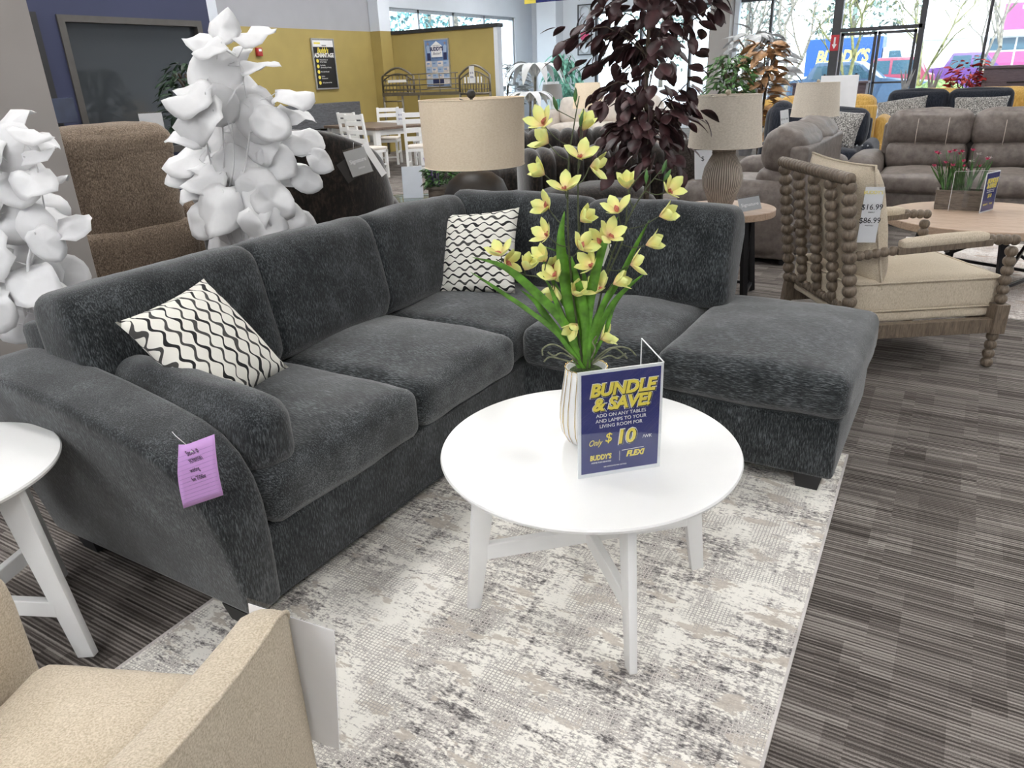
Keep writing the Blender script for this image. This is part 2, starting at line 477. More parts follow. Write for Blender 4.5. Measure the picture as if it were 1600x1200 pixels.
# carpet tile floor: fine stripes across x, broken tile by tile
m, nt, b = newmat('carpet'); b.inputs['Roughness'].default_value = .95; b.inputs['Specular IOR Level'].default_value = .1
oc = ocoord(nt); sx = node(nt, 'ShaderNodeSeparateXYZ', {0: oc}); X, Y = sx.outputs[0], sx.outputs[1]
wob = mth(nt, 'MULTIPLY', mth(nt, 'SUBTRACT', noi(nt, ocoord(nt, (4, 1, 1)), 30, 2), .5), .0025)
Yw = mth(nt, 'ADD', Y, wob)
def stripes(colw, rowh, off):
    c = mth(nt, 'FLOOR', mth(nt, 'DIVIDE', mth(nt, 'ADD', X, off), colw))
    r = mth(nt, 'FLOOR', mth(nt, 'DIVIDE', Yw, rowh))
    cv = node(nt, 'ShaderNodeCombineXYZ', {0: c, 1: r, 2: off})
    return node(nt, 'ShaderNodeTexWhiteNoise', {'Vector': cv.outputs[0]}, noise_dimensions='3D').outputs[0]
s1 = stripes(.25, .0085, .02); s2 = stripes(60, .0070, 30.3); s3 = stripes(.5, .0038, .13); s4 = stripes(.125, .10, .07)
mixs = mth(nt, 'ADD', mth(nt, 'ADD', mth(nt, 'MULTIPLY', s1, .26), mth(nt, 'MULTIPLY', s2, .14)), mth(nt, 'ADD', mth(nt, 'MULTIPLY', s3, .12), mth(nt, 'MULTIPLY', s4, .16)))
rib_ = mth(nt, 'SINE', mth(nt, 'MULTIPLY', Yw, 2 * PI / .0118))
mixs = mth(nt, 'ADD', mth(nt, 'ADD', mixs, .16), mth(nt, 'MULTIPLY', rib_, .15))
gr = noi(nt, ocoord(nt, (1, 1, 1)), 420, 1)
mixs = mth(nt, 'ADD', mixs, mth(nt, 'MULTIPLY', mth(nt, 'SUBTRACT', gr, .5), .5))
nt.links.new(ramp(nt, mixs, [(.20, (.042, .036, .032)), (.42, (.098, .085, .077)), (.58, (.186, .166, .152)), (.82, (.37, .34, .31))]), b.inputs['Base Color'])
bump(nt, b, mixs, .4, .004)

# distressed rug: cream ground, grey and beige patches, darker strokes and a fine woven mesh
def rugmat(name, ground, mid, dark, beige, soft=0):
    m, nt, b = newmat(name); b.inputs['Roughness'].default_value = .9; b.inputs['Specular IOR Level'].default_value = .15
    hA = noi(nt, ocoord(nt, (5, 38, 1)), 1, 6, .68)
    hB = noi(nt, ocoord(nt, (36, 5, 1), loc=(3, 1, 0)), 1, 6, .68)
    hC = noi(nt, ocoord(nt, (1, 1, 1), loc=(7, 2, 0)), 3.2, 4, .6)
    hD = noi(nt, ocoord(nt, (.6, 1.3, 1), loc=(1, 9, 0)), 110, 4, .75)
    hE = noi(nt, ocoord(nt, (6, 14, 1), loc=(5, 5, 0)), 1, 4, .6)
    a = mth(nt, 'ADD', mth(nt, 'MULTIPLY', hA, .42), mth(nt, 'MULTIPLY', hB, .26))
    a = mth(nt, 'ADD', a, mth(nt, 'MULTIPLY', hC, .32))
    a = mth(nt, 'ADD', a, mth(nt, 'MULTIPLY', mth(nt, 'SUBTRACT', hD, .5), .50))
    c = ramp(nt, a, [(.485, ground), (.525, mid), (.56, [x * .82 for x in mid]), (.60, dark)])
    bei = ramp(nt, mth(nt, 'ADD', hE, mth(nt, 'MULTIPLY', mth(nt, 'SUBTRACT', hD, .5), .15)), [(.585, (0, 0, 0)), (.60, (1, 1, 1))])
    c = mixc(nt, mth(nt, 'MULTIPLY', bei, .8), c, beige)
    sx = node(nt, 'ShaderNodeSeparateXYZ', {0: ocoord(nt)})
    jit = mth(nt, 'MULTIPLY', mth(nt, 'SUBTRACT', noi(nt, ocoord(nt), 40, 2), .5), .004)
    gx = mth(nt, 'FRACT', mth(nt, 'DIVIDE', mth(nt, 'ADD', sx.outputs[0], jit), .0105)); gy = mth(nt, 'FRACT', mth(nt, 'DIVIDE', mth(nt, 'ADD', sx.outputs[1], jit), .0092))
    g = mth(nt, 'MAXIMUM', mth(nt, 'LESS_THAN', gx, .26), mth(nt, 'LESS_THAN', gy, .28))
    msk = ramp(nt, noi(nt, ocoord(nt, loc=(2, 4, 0)), 5, 4, .65), [(.49, (0, 0, 0)), (.56, (1, 1, 1))])
    inv = ramp(nt, a, [(.50, (0, 0, 0)), (.57, (1, 1, 1))])
    line = mixc(nt, inv, [x * .80 for x in mid], [min(1, x * 1.6) for x in mid])
    c = mixc(nt, mth(nt, 'MULTIPLY', mth(nt, 'MULTIPLY', g, msk), .85), c, line)
    nt.links.new(c, b.inputs['Base Color'])
    bump(nt, b, mth(nt, 'ADD', a, mth(nt, 'MULTIPLY', g, -.2)), .3, .003)
rugmat('rug_main', (.90, .875, .81), (.50, .47, .44), (.13, .12, .12), (.58, .52, .45))
rugmat('rug_pale', (.74, .71, .68), (.52, .47, .44), (.33, .29, .27), (.48, .38, .31))

# wavy ogee print on the throw pillows
def waves(name, pitch, swap):
    m, nt, b = newmat(name); b.inputs['Roughness'].default_value = .9
    sx = node(nt, 'ShaderNodeSeparateXYZ', {0: ocoord(nt)})
    U, Vv = (sx.outputs[1], sx.outputs[0]) if swap else (sx.outputs[0], sx.outputs[1])
    wv = mth(nt, 'MULTIPLY', mth(nt, 'SUBTRACT', noi(nt, ocoord(nt), 14, 1), .5), .9)
    v = mth(nt, 'ADD', mth(nt, 'DIVIDE', Vv, pitch), 40)
    lines = None
    base = mth(nt, 'FLOOR', v)
    res_k = None; res_g = None
    for off in (0, 1):
        idx = mth(nt, 'ADD', base, off)
        ph = mth(nt, 'MULTIPLY', idx, 2.75)
        s = mth(nt, 'SINE', mth(nt, 'ADD', mth(nt, 'ADD', mth(nt, 'MULTIPLY', U, 2 * PI / .060), ph), mth(nt, 'MULTIPLY', wv, 2)))
        d = mth(nt, 'ABSOLUTE', mth(nt, 'SUBTRACT', mth(nt, 'SUBTRACT', v, idx), mth(nt, 'MULTIPLY', s, .25)))
        wn_ = noi(nt, node(nt, 'ShaderNodeCombineXYZ', {0: mth(nt, 'MULTIPLY', U, 22), 1: mth(nt, 'MULTIPLY', idx, 7.3), 2: 0.0}).outputs[0], 1, 1)
        k = mth(nt, 'LESS_THAN', d, mth(nt, 'MULTIPLY', mth(nt, 'POWER', wn_, 2.0), .58))
        odd = mth(nt, 'GREATER_THAN', mth(nt, 'PINGPONG', idx, 1), .5)
        kg = mth(nt, 'MULTIPLY', k, odd)
        res_k = k if res_k is None else mth(nt, 'MAXIMUM', res_k, k)
        res_g = kg if res_g is None else mth(nt, 'MAXIMUM', res_g, kg)
    c = mixc(nt, res_k, (.80, .78, .71), (.012, .012, .013))
    c = mixc(nt, res_g, c, (.06, .058, .055))
    nt.links.new(c, b.inputs['Base Color'])
    bump(nt, b, noi(nt, ocoord(nt), 300, 2), .2, .002)
waves('wave_print_a', .033, True)
waves('wave_print_b', .031, False)

# orchid petals: yellow green with a pink heart
m, nt, b = newmat('petal'); b.inputs['Roughness'].default_value = .5; b.inputs['Subsurface Weight'].default_value = .0
ln = node(nt, 'ShaderNodeVectorMath', {0: ocoord(nt)}, operation='LENGTH').outputs['Value']
nt.links.new(ramp(nt, mth(nt, 'ADD', mth(nt, 'MULTIPLY', ln, 22), mth(nt, 'MULTIPLY', noi(nt, ocoord(nt), 60, 2), .25)), [(.16, (.78, .46, .30)), (.40, (.86, .72, .34)), (.65, (.88, .82, .30)), (1, (.80, .84, .30))]), b.inputs['Base Color'])
flat('orchid_lip', (.48, .14, .10), .5, var=.3, scale=80)
flat('lavender', (.20, .14, .34), .7, var=.2)
flat('pink_petal', (.62, .07, .18), .6, var=.3, scale=60)
flat('red_petal', (.40, .03, .03), .6, var=.3, scale=60)
# ------------------------------------------------------------------ the room
CH = 4.3
XL, YB, XR, YF = -11.3, 20.5, 7.5, -5.0
struct(MB().box((XL - .2, YF - .2, -.1), (XR + .2, YB + .12, 0)).obj('floor', 'carpet', smooth=False))
struct(MB().box((XL - .2, YF - .2, CH), (XR + .2, YB + .12, CH + .15)).obj('ceiling', 'ceiling_white', smooth=False))
struct(MB().box((XR, YF, 0), (XR + .15, YB, CH)).obj('wall_right', 'wall_white', smooth=False))
struct(MB().box((XL - .2, YF - .15, 0), (XR, YF, CH)).obj('wall_near', 'wall_white', smooth=False))
# the navy office box that stands out from the left wall
NX = -7.0
def office():
    m = MB()
    m.box((NX - .12, YF, 0), (NX, 4.14, CH)); 
    m.box((NX - .12, 5.63, 0), (NX, 5.75, CH)); m.box((NX - .12, 4.14, 2.09), (NX, 5.63, CH)); m.box((NX - .12, 4.14, 0), (NX, 5.63, .86))
    return m
struct(office().obj('wall_office', 'wall_navy', smooth=False))
struct(MB().box((XL - .2, 5.75, 0), (NX, 5.87, CH)).obj('wall_return', 'wall_cool', smooth=False))
fr = MB()
for a, c in (((NX - .06, 4.14, 2.035), (NX + .02, 5.63, 2.09)), ((NX - .06, 4.14, .86), (NX + .02, 5.63, .92)), ((NX - .06, 4.14, .92), (NX + .02, 4.20, 2.035)), ((NX - .06, 5.57, .92), (NX + .02, 5.63, 2.035))): fr.box(a, c)
wf = struct(fr.obj('window_1', 'frame_taupe', smooth=False))
MB().box((NX - .055, 4.20, .92), (NX - .045, 5.57, 2.035)).obj('pane', 'office_glass', wf, smooth=False)
struct(MB().box((NX - .001, 3.84, 0), (NX + .03, 3.96, 2.10)).obj('trim_1', 'trim_black', smooth=False))
# long left wall: yellow below, grey above, windows past the pier
struct(MB().box((XL - .2, 5.87, 0), (XL, 13.74, 2.43)).obj('wall_left', 'wall_yellow', smooth=False))
struct(MB().box((XL - .2, 5.87, 2.43), (XL, 13.74, CH)).obj('wall_left_upper', 'wall_grey', smooth=False))
struct(MB().box((XL - .2, 13.86, 2.93), (XL, YB, CH)).box((XL - .2, 13.74, 0), (XL, 13.86, CH)).box((XL - .2, 13.86, 0), (XL, YB, .5)).box((XL - .2, 19.45, .5), (XL, YB, 2.93)).obj('wall_left_far', 'wall_cool', smooth=False))
struct(MB().box((XL, 13.36, 2.43), (XL + .26, 13.73, CH)).obj('trim_2', 'wall_cool', smooth=False))
struct(MB().box((XL, 13.36, 0), (XL + .26, 13.73, 2.43)).obj('trim_3', 'wall_yellow', smooth=False))
wl = MB()
for y0 in (13.86, 15.1, 16.5, 17.9, 19.38): wl.box((XL - .12, y0, .5), (XL - .04, y0 + .07, 2.93))
wl.box((XL - .12, 13.86, 2.86), (XL - .04, 19.45, 2.93)).box((XL - .12, 13.86, .5), (XL - .04, 19.45, .57))
wlo = struct(wl.obj('window_2', 'alu', smooth=False))
MB().box((XL - .09, 13.9, .55), (XL - .08, 19.4, 2.9)).obj('pane', 'clear_glass', wlo, smooth=False)
# yellow partition with a black cap and white end post
struct(MB().box((XL, 13.735, 0), (-8.47, 13.86, 2.36)).obj('wall_partition', 'wall_yellow', smooth=False))
struct(MB().box((XL + .27, 13.70, 2.36), (-8.36, 13.92, 2.43)).obj('trim_4', 'trim_black', smooth=False))
struct(MB().box((-8.47, 13.72, 0), (-8.38, 13.88, 2.36)).obj('trim_5', 'pillar_white', smooth=False))
# pillars
struct(MB().box((-4.25, 1.2, 0), (-3.7, 2.075, CH), .004).obj('pillar_left', 'pillar_taupe', smooth=False))
struct(MB().box((-6.05, 20.0, 0), (-5.55, 20.42, CH), .004).obj('pillar_front', 'pillar_taupe', smooth=False))
struct(MB().box((-5.53, 20.3, 0), (-5.42, 20.5, CH)).obj('trim_6', 'pillar_white', smooth=False))
# storefront wall: white pier, then glass to the right
struct(MB().box((XL, YB - .1, 0), (-9.35, YB + .1, CH)).box((-9.35, YB - .1, 2.98), (XR, YB + .1, CH)).box((-9.35, YB - .1, 0), (-5.5, YB + .1, .35)).obj('wall_front', 'wall_white', smooth=False))
struct(MB().box((-10.9, YB - .55, 0), (-10.3, YB - .1, CH)).obj('pillar_corner', 'wall_white', smooth=False))
ws = MB()
for x0 in (-9.35, -8.05, -6.7, -5.5, -4.70, -.11, 2.6, 5.2, 7.3):
    ws.box((x0, YB - .06, .0), (x0 + .06, YB + .06, 2.98))
ws.box((-9.35, YB - .06, 2.92), (XR, YB + .06, 2.98)).box((-5.5, YB - .06, .0), (-3.2, YB + .06, .12)).box((-1.3, YB - .06, 0), (XR, YB + .06, .12)).box((-5.5, YB - .06, 1.0), (-3.2, YB + .06, 1.04))
wso = struct(ws.obj('window_3', 'frame_dark', smooth=False))
gl = MB(); gl.box((-9.3, YB - .005, .35), (-3.2, YB + .005, 2.95)).box((-1.35, YB - .005, .1), (XR, YB + .005, 2.95)).box((-3.1, YB - .005, 2.2), (-1.4, YB + .005, 2.95))
gl.obj('pane', 'clear_glass', wso, smooth=False)
# double entrance door
d = MB(); d.box((-3.24, YB - .09, 0), (-3.05, YB + .09, 2.98)).box((-1.42, YB - .08, 0), (-1.30, YB + .08, 2.98)).box((-3.1, YB - .08, 2.12), (-1.35, YB + .08, 2.20))
do = struct(d.obj('door_1', 'frame_dark', smooth=False))
for x0, x1 in ((-3.03, -2.26), (-2.24, -1.44)):
    l = MB(); l.box((x0, YB - .04, 0), (x0 + .06, YB + .04, 2.1)).box((x1 - .06, YB - .04, 0), (x1, YB + .04, 2.1)).box((x0, YB - .04, 2.04), (x1, YB + .04, 2.1)).box((x0, YB - .04, 0), (x1, YB + .04, .2)).box((x0, YB - .04, .98), (x1, YB - .02, 1.02))
    lo_ = l.obj('door_leaf', 'frame_dark', do, smooth=False)
    MB().box((x0 + .05, YB - .005, .2), (x1 - .05, YB + .005, 2.05)).obj('pane', 'clear_glass', lo_, smooth=False)
# ceiling lights out of view; far and behind-camera ones added for brightness
first = None
for i, (lx, ly) in enumerate(LAMPS):
    if first is None:
        t = thing('ceiling_light', 'long white ceiling light panel out of view, placed to light the room', 'ceiling light', (lx, ly, CH - .08), group='ceiling light panels')
        MB().box((-.62, -.32, 0), (.62, .32, .075), .01).obj('housing', 'white_paint', t, smooth=False)
        MB().box((-.58, -.28, -.012), (.58, .28, -.001)).obj('diffuser', 'tube_light', t, smooth=False)
        first = t
    else:
        t = copy_tree(first); t.location = (lx, ly, CH - .08)
# ------------------------------------------------------------------ the charcoal sectional
S = thing('sectional_sofa', 'charcoal grey chenille sectional sofa with flared arm and open right end', 'sofa')
m = MB(); m.prism([(-2.46, 1.12), (-1.515, 1.12), (-1.515, 2.60), (-.90, 2.60), (-.90, 2.545), (-.225, 2.545), (-.225, 3.40), (-.88, 3.42), (-.88, 3.5), (-2.46, 3.5)], .235, base=.065, bev=.018)
m.obj('base', 'charcoal', S)
def cu(c0, c1, r, puff, name, mat='charcoal', M=None, **k):
    c = [(a + b_) / 2 for a, b_ in zip(c0, c1)]; d = [b_ - a for a, b_ in zip(c0, c1)]
    m = MB(); m.cushion(c, d, r, puff, M, **k); return m.obj(name, mat, S)
cu((-2.30, 1.155, .285), (-1.495, 1.85, .47), .055, (.0, .0, .035), 'seat_cushion', 'charcoal_seat_lit', n=20, seed=1)
cu((-2.30, 1.855, .285), (-1.495, 2.51, .465), .055, (.0, .0, .035), 'seat_cushion', 'charcoal_seat_lit', n=20, seed=2)
cu((-2.30, 2.515, .285), (-1.54, 3.3, .455), .05, (0, 0, .03), 'seat_cushion', 'charcoal_seat_lit', n=20, seed=3)
cu((-1.53, 2.575, .285), (-.905, 3.3, .46), .055, (0, 0, .032), 'seat_cushion', 'charcoal_seat_lit', n=20, seed=4)
cu((-.90, 2.525, .30), (-.205, 3.43, .468), .05, (0.006, 0.006, .03), 'seat_cushion', 'charcoal_seat_lit', n=20, seed=5)
# back frame
m = MB(); m.prism([(-2.52, .065), (-2.40, .065), (-2.33, .74), (-2.40, .80), (-2.52, .78)], 2.55, axis='y', base=1.12, bev=.025)
m.obj('back_frame', 'charcoal', S)
m = MB(); m.prism([(3.44, .065), (3.60, .065), (3.60, .76), (3.52, .79), (3.44, .74)], 1.53, axis='x', base=-2.42, bev=.025)
m.obj('back_frame', 'charcoal', S)
Ry = Matrix.Rotation(math.radians(-11), 3, 'Y'); Rx = Matrix.Rotation(math.radians(-9), 3, 'X')
def back(c, d, R, seed, **k):
    m = MB(); m.roll(c, d[1] + .01 if R is Ry else d[0] + .01, .25, d[2] * 1.0, R, seed=seed, axis='y' if R is Ry else 'x'); return m.obj('back_cushion', 'charcoal', S)
back((-2.27, 1.475, .675), (.27, .73, .46), Ry, 11)
back((-2.27, 2.15, .675), (.27, .67, .465), Ry, 12)
back((-2.27, 2.83, .67), (.27, .75, .455), Ry, 13)
back((-1.90, 3.28, .675), (.78, .26, .455), Rx, 14)
back((-1.17, 3.29, .665), (.71, .26, .455), Rx, 15)
# flared arm: profile in xz, leaning out towards its top
prof = [(-2.50, .065), (-1.50, .065), (-1.495, .30), (-1.50, .40), (-1.52, .475), (-1.56, .54), (-1.62, .59), (-1.70, .62), (-1.82, .645), (-2.0, .675), (-2.2, .70), (-2.42, .715), (-2.52, .70)]
m = MB(); bm = m.bm
inn = [bm.verts.new((x, 1.145, z)) for x, z in prof]; out = [bm.verts.new((x, 1.035 - .115 * ((z - .065) / .62) ** 1.1, z)) for x, z in prof]
bm.faces.new(inn[::-1]); bm.faces.new(out); n = len(prof)
for i in range(n): bm.faces.new((inn[i], inn[(i + 1) % n], out[(i + 1) % n], out[i]))
bmesh.ops.recalc_face_normals(bm, faces=bm.faces)
ao = m.obj('arm', 'charcoal', S); md = ao.modifiers.new('bevel', 'BEVEL'); md.width = .028; md.segments = 3; md.limit_method = 'ANGLE'; md.angle_limit = math.radians(50)
m = MB(); m.cushion((-1.88, 1.235, .555), (.72, .17, .22), .07, (.01, .01, .015), Matrix.Rotation(math.radians(2.5), 3, 'Y'), n=16, wr=.005, seed=21); m.obj('arm_bolster', 'charcoal', S)
for x, y in ((-1.60, 1.09), (-2.36, 1.10), (-.31, 2.60), (-.31, 3.33), (-2.4, 3.4), (-1.6, 2.70)):
    m = MB(); m.bar((x, y, .008), (x, y, .07), .075, .075, (0, 1, 0), w2=.10, h2=.10); m.obj('leg', 'plate_black', S, smooth=False)
rebase(S, (-1.9, 2.2, 0))

# ------------------------------------------------------------------ rug under the coffee table
rg = MB().box((-.795, -2.3, 0), (.795, 0, .008)).obj('area_rug', 'rug_main', smooth=False)
rg.location = (-1.013, 2.872, .0005); rg.rotation_euler = (0, 0, math.radians(1.6))
tag(rg, 'distressed cream and grey rug under the white coffee table', 'rug')
bd = MB()
for lo, hi in (((.795, -2.3, 0), (.803, 0, .010)), ((-.803, -2.3, 0), (-.795, 0, .010)), ((-.803, 0, 0), (.803, .008, .010)), ((-.803, -2.308, 0), (.803, -2.3, .010))): bd.box(lo, hi)
bd.obj('binding', 'leaf_cream', rg, smooth=False)

# ------------------------------------------------------------------ white round tables
def round_table(label, c, D, H, feet_r, a0, legtop_r, cross_z, legw=(.075, .045), t=.018):
    T = thing('round_table', label, 'table', (c[0], c[1], 0.0), a0)
    m = MB(); m.lathe([(D / 2 - .012, H - t), (D / 2 - .003, H - t + .004), (D / 2, H - .006), (D / 2 - .003, H - .001), (D / 2 - .010, H), (.01, H)], seg=96)
    m.obj('table_top', 'white_top', T, smooth='auto')
    for k in range(4):
        a = k * PI / 2; d = V((math.cos(a), math.sin(a), 0)); tt = V((-d.y, d.x, 0))
        m = MB()
        # tapered board leg: wide at the top, splayed outward
        m.bar(d * (feet_r - .018) + V((0, 0, .009)), d * legtop_r + V((0, 0, H - t)), .022, legw[1], d, bev=.003, w2=.025, h2=legw[0]); m.obj('leg', 'white_paint', T, smooth='auto')
    for k in (0, 1):
        a = k * PI / 2; d = V((math.cos(a), math.sin(a), 0)); r = feet_r - .032 + (legtop_r - feet_r) * (cross_z / H)
        m = MB(); m.bar(-d * r + V((0, 0, cross_z)), d * r + V((0, 0, cross_z)), .024, .05, (0, 0, 1), bev=.003); m.obj('stretcher', 'white_paint', T, smooth=False)
    return T
round_table('white round coffee table on the cream rug in front of the sectional', (-.776, 1.673), .83, .49, .372, math.radians(45 - 1.8), .295, .20, legw=(.068, .040))
round_table('white round end table beside the beige armchair, left of the sofa arm', (-2.16, .63), .64, .57, .33, math.radians(24), .235, .17, legw=(.078, .052))
# ------------------------------------------------------------------ helpers that place things by sight lines
FH = V((CF.x, CF.y, 0)).normalized(); RH = V((FH.y, -FH.x, 0))
def onp(u, v, c, dep=0):
    """sight line through (u,v) met with the upright plane facing the camera through point c, dep metres further"""
    d = CF + CR * ((u - 800) / FPX) - CU * ((v - 600) / FPX)
    t = (V(c) - CPOS).dot(FH) + dep
    return CPOS + d * (t / d.dot(FH))
def spline(pts, k=6):
    """smooth path through points"""
    P = [V(p) for p in pts]; out = []
    for i in range(len(P) - 1):
        a = P[max(i - 1, 0)]; b_ = P[i]; c_ = P[i + 1]; d_ = P[min(i + 2, len(P) - 1)]
        for j in range(k):
            t = j / k
            out.append(.5 * ((2 * b_) + (c_ - a) * t + (2 * a - 5 * b_ + 4 * c_ - d_) * t * t + (3 * b_ - a - 3 * c_ + d_) * t ** 3))
    return out + [P[-1]]
def strap(m, pts, W, side, fold=.25, tip=True):
    pts = spline(pts, 5); n = len(pts) - 1; rows = []
    for i, p in enumerate(pts):
        t = i / n; w = W / 2 * (min(1, .45 + t * 2.2) * (1 - max(0, (t - .45) / .55) ** 1.7) + .01)
        tg = (pts[min(i + 1, n)] - pts[max(i - 1, 0)]).normalized(); s = V(side); s = (s - tg * s.dot(tg)).normalized(); nn = s.cross(tg)
        rows.append([m.bm.verts.new(p - s * w + nn * w * fold), m.bm.verts.new(p), m.bm.verts.new(p + s * w + nn * w * fold)])
    for i in range(n):
        for j in (0, 1): m.bm.faces.new((rows[i][j], rows[i][j + 1], rows[i + 1][j + 1], rows[i + 1][j]))
def thin_solid(o, t):
    md = o.modifiers.new('thick', 'SOLIDIFY'); md.thickness = t; md.offset = 0

# ------------------------------------------------------------------ throw pillows
def throw(label, A, B_, C_, mat, t=.13, seed=0, group=None, wr=.004, sc=1.0):
    F = frame_from(A, B_, C_); w = (V(B_) - V(A)).length * sc; h = (V(C_) - V(A)).length * sc
    o = MB().pillow(w, h, t, seed=seed, wr=wr).obj('throw_pillow', mat); o.matrix_world = F
    return tag(o, label, 'pillow', group)
throw('black and white wavy print pillow leaning on the sofa beside the arm', (-2.07, 1.165, .825), (-2.12, 1.525, .865), (-1.815, 1.26, .53), 'wave_print_a', .14, 1)
throw('black and white wavy print pillow standing in the sofa corner', at(676, 337, y=3.03), at(800, 326, y=3.10), at(690, 462, y=2.86), 'wave_print_b', .14, 2)

# ------------------------------------------------------------------ purple note pinned to the arm
A0, B0, C0 = at(276, 698, y=.945), at(333, 678, x=-1.535), at(288, 791, y=.975)
A0 = V((-1.625, .905, .63)); 
def note():
    tl, tr, bl, br = at(275, 700, y=.900), at(336, 677, y=.925), at(288, 793, y=.932), at(350, 772, y=.955)
    n_ = (tr - tl).cross(bl - tl).normalized(); n_ = n_ if n_.dot(CPOS - tl) > 0 else -n_
    m = MB(); N = 8; g = []
    for i in range(N + 1):
        for j in range(N + 1):
            s, t = i / N, j / N
            p = tl.lerp(tr, s).lerp(bl.lerp(br, s), t) + n_ * (.006 * math.sin(PI * t) - .012 * max(0, .3 - s) * max(0, .4 - t) * 10)
            g.append(m.bm.verts.new(p + n_ * .003))
    for i in range(N):
        for j in range(N): m.bm.faces.new((g[i * (N + 1) + j], g[(i + 1) * (N + 1) + j], g[(i + 1) * (N + 1) + j + 1], g[i * (N + 1) + j + 1]))
    o = m.obj('paper_note', 'note_purple'); thin_solid(o, .0006)
    tag(o, 'lined purple paper note with handwriting pinned to the sofa arm', 'note')
    X = (tr - tl).normalized(); Y = (tl - bl); Y = (Y - X * Y.dot(X)).normalized(); Z = X.cross(Y)
    Fm = Matrix((X, Y, Z)).transposed().to_4x4()
    def pt(s, t): return tl.lerp(tr, s).lerp(bl.lerp(br, s), t) + n_ * (.006 * math.sin(PI * t) + .0042)
    m = MB()
    for k in range(12):
        t = .14 + k * .07; m.bar(pt(.03, t), pt(.97, t), .0007, .0003, n_)
    lo = m.obj('ruled_line', 'note_line', o, smooth=False); lo['label'] = 'ruled lines across the note'
    W_ = (tr - tl).length; H_ = (tl - bl).length
    for txt, s, t, sz in (('Stock #', .42, .13, .021), ('357005581', .50, .26, .017), ('waiting', .44, .40, .018), ('for 7506kr', .52, .55, .018)):
        Fm2 = Fm.copy(); Fm2.translation = pt(s, t)
        write(txt, sz, Fm2, 'ink', o, 'handwriting', extr=.0002, shear=.3, xs=.62)
    Fm3 = Fm.copy(); Fm3.translation = pt(.42, .17)
    p = pt(.42, .12); m = MB(); m.bar(p - X * .004, p + X * .004, .002, .002, n_); m.obj('staple', 'paper', o, smooth=False)
    m = MB(); m.tube([pt(.30, .0), pt(.28, 0) + V((-.02, -.006, .022)), pt(.26, 0) + V((-.03, -.004, .03))], .0008, 5); m.obj('plastic_tie', 'paper', o)
note()

# ------------------------------------------------------------------ potted orchid on the coffee table
VC = V((-.800, 1.705, .491))
O = thing('potted_orchid', 'tall yellow cymbidium orchid in a white and gold ribbed vase on the coffee table', 'potted plant', VC)
rib = lambda a, z: 1 + .045 * abs(math.sin(a * 10)) ** .6
m = MB(); m.lathe([(.042, 0), (.052, .006), (.067, .035), (.0715, .07), (.070, .11), (.065, .15), (.059, .19), (.0545, .222), (.050, .222), (.050, .205), (.01, .203)], seg=120, rfun=lambda a, z: rib(a, z) if z < .223 else 1)
m.obj('vase', 'porcelain', O)
m = MB()
for k in range(20):
    a = k * 2 * PI / 20
    rr = [(.053, .004), (.0685, .035), (.0730, .07), (.0715, .11), (.0665, .15), (.0605, .19), (.0560, .2225)]
    m.tube([V((r * math.cos(a), r * math.sin(a), z)) for r, z in rr], [.0006, .0010, .0013, .0012, .001, .0009, .0009], 5)
g = m.obj('gold_line', 'gold', O); g['label'] = 'gold lines between the ribs'
m = MB(); m.tube([V((.0575 * (1 + .02 * abs(math.sin(a * PI / 60 * 10))) * math.cos(a * PI / 60), .0575 * math.sin(a * PI / 60), .222 + .002 * abs(math.sin(a * PI / 60 * 10)))) for a in range(121)], .0013, 5, cap=False); m.obj('gold_rim', 'gold', O)
m = MB(); m.sphere((0, 0, .205), .05, 20, 10, (1, 1, .32)); mo = m.obj('moss', 'moss', O)
md = mo.modifiers.new('sub', 'SUBSURF'); md.levels = 1; md.render_levels = 1
L = lambda u, v, dep=0: onp(u, v, VC, dep) - VC
top = V((0, 0, .215))
stemsA = [[(912, 560), (902, 510), (892, 430), (887, 340), (889, 250), (897, 195), (905, 150)],
          [(916, 560), (935, 480), (952, 410), (985, 335), (1012, 292), (1040, 258)],
          [(908, 560), (885, 500), (853, 440), (815, 428), (775, 405)],
          [(918, 562), (925, 520), (912, 470), (905, 380), (903, 300), (905, 232), (912, 170)],
          [(914, 560), (930, 500), (945, 440), (975, 370), (983, 300), (1012, 262)]]
deps = [0, .03, -.02, .02, .06]
polys = []
for st, dp in zip(stemsA, deps):
    pts = [top * 1 + V((random.uniform(-.01, .01), random.uniform(-.01, .01), -.01))] + [L(u, v, dp * i / len(st)) for i, (u, v) in enumerate(st[1:], 1)]
    sp = spline(pts, 6); n_ = len(sp); polys.append(sp)
    m = MB(); m.tube(sp, [.0034 - .0022 * i / n_ for i in range(n_)], 7); m.obj('stem', 'stem_green', O)
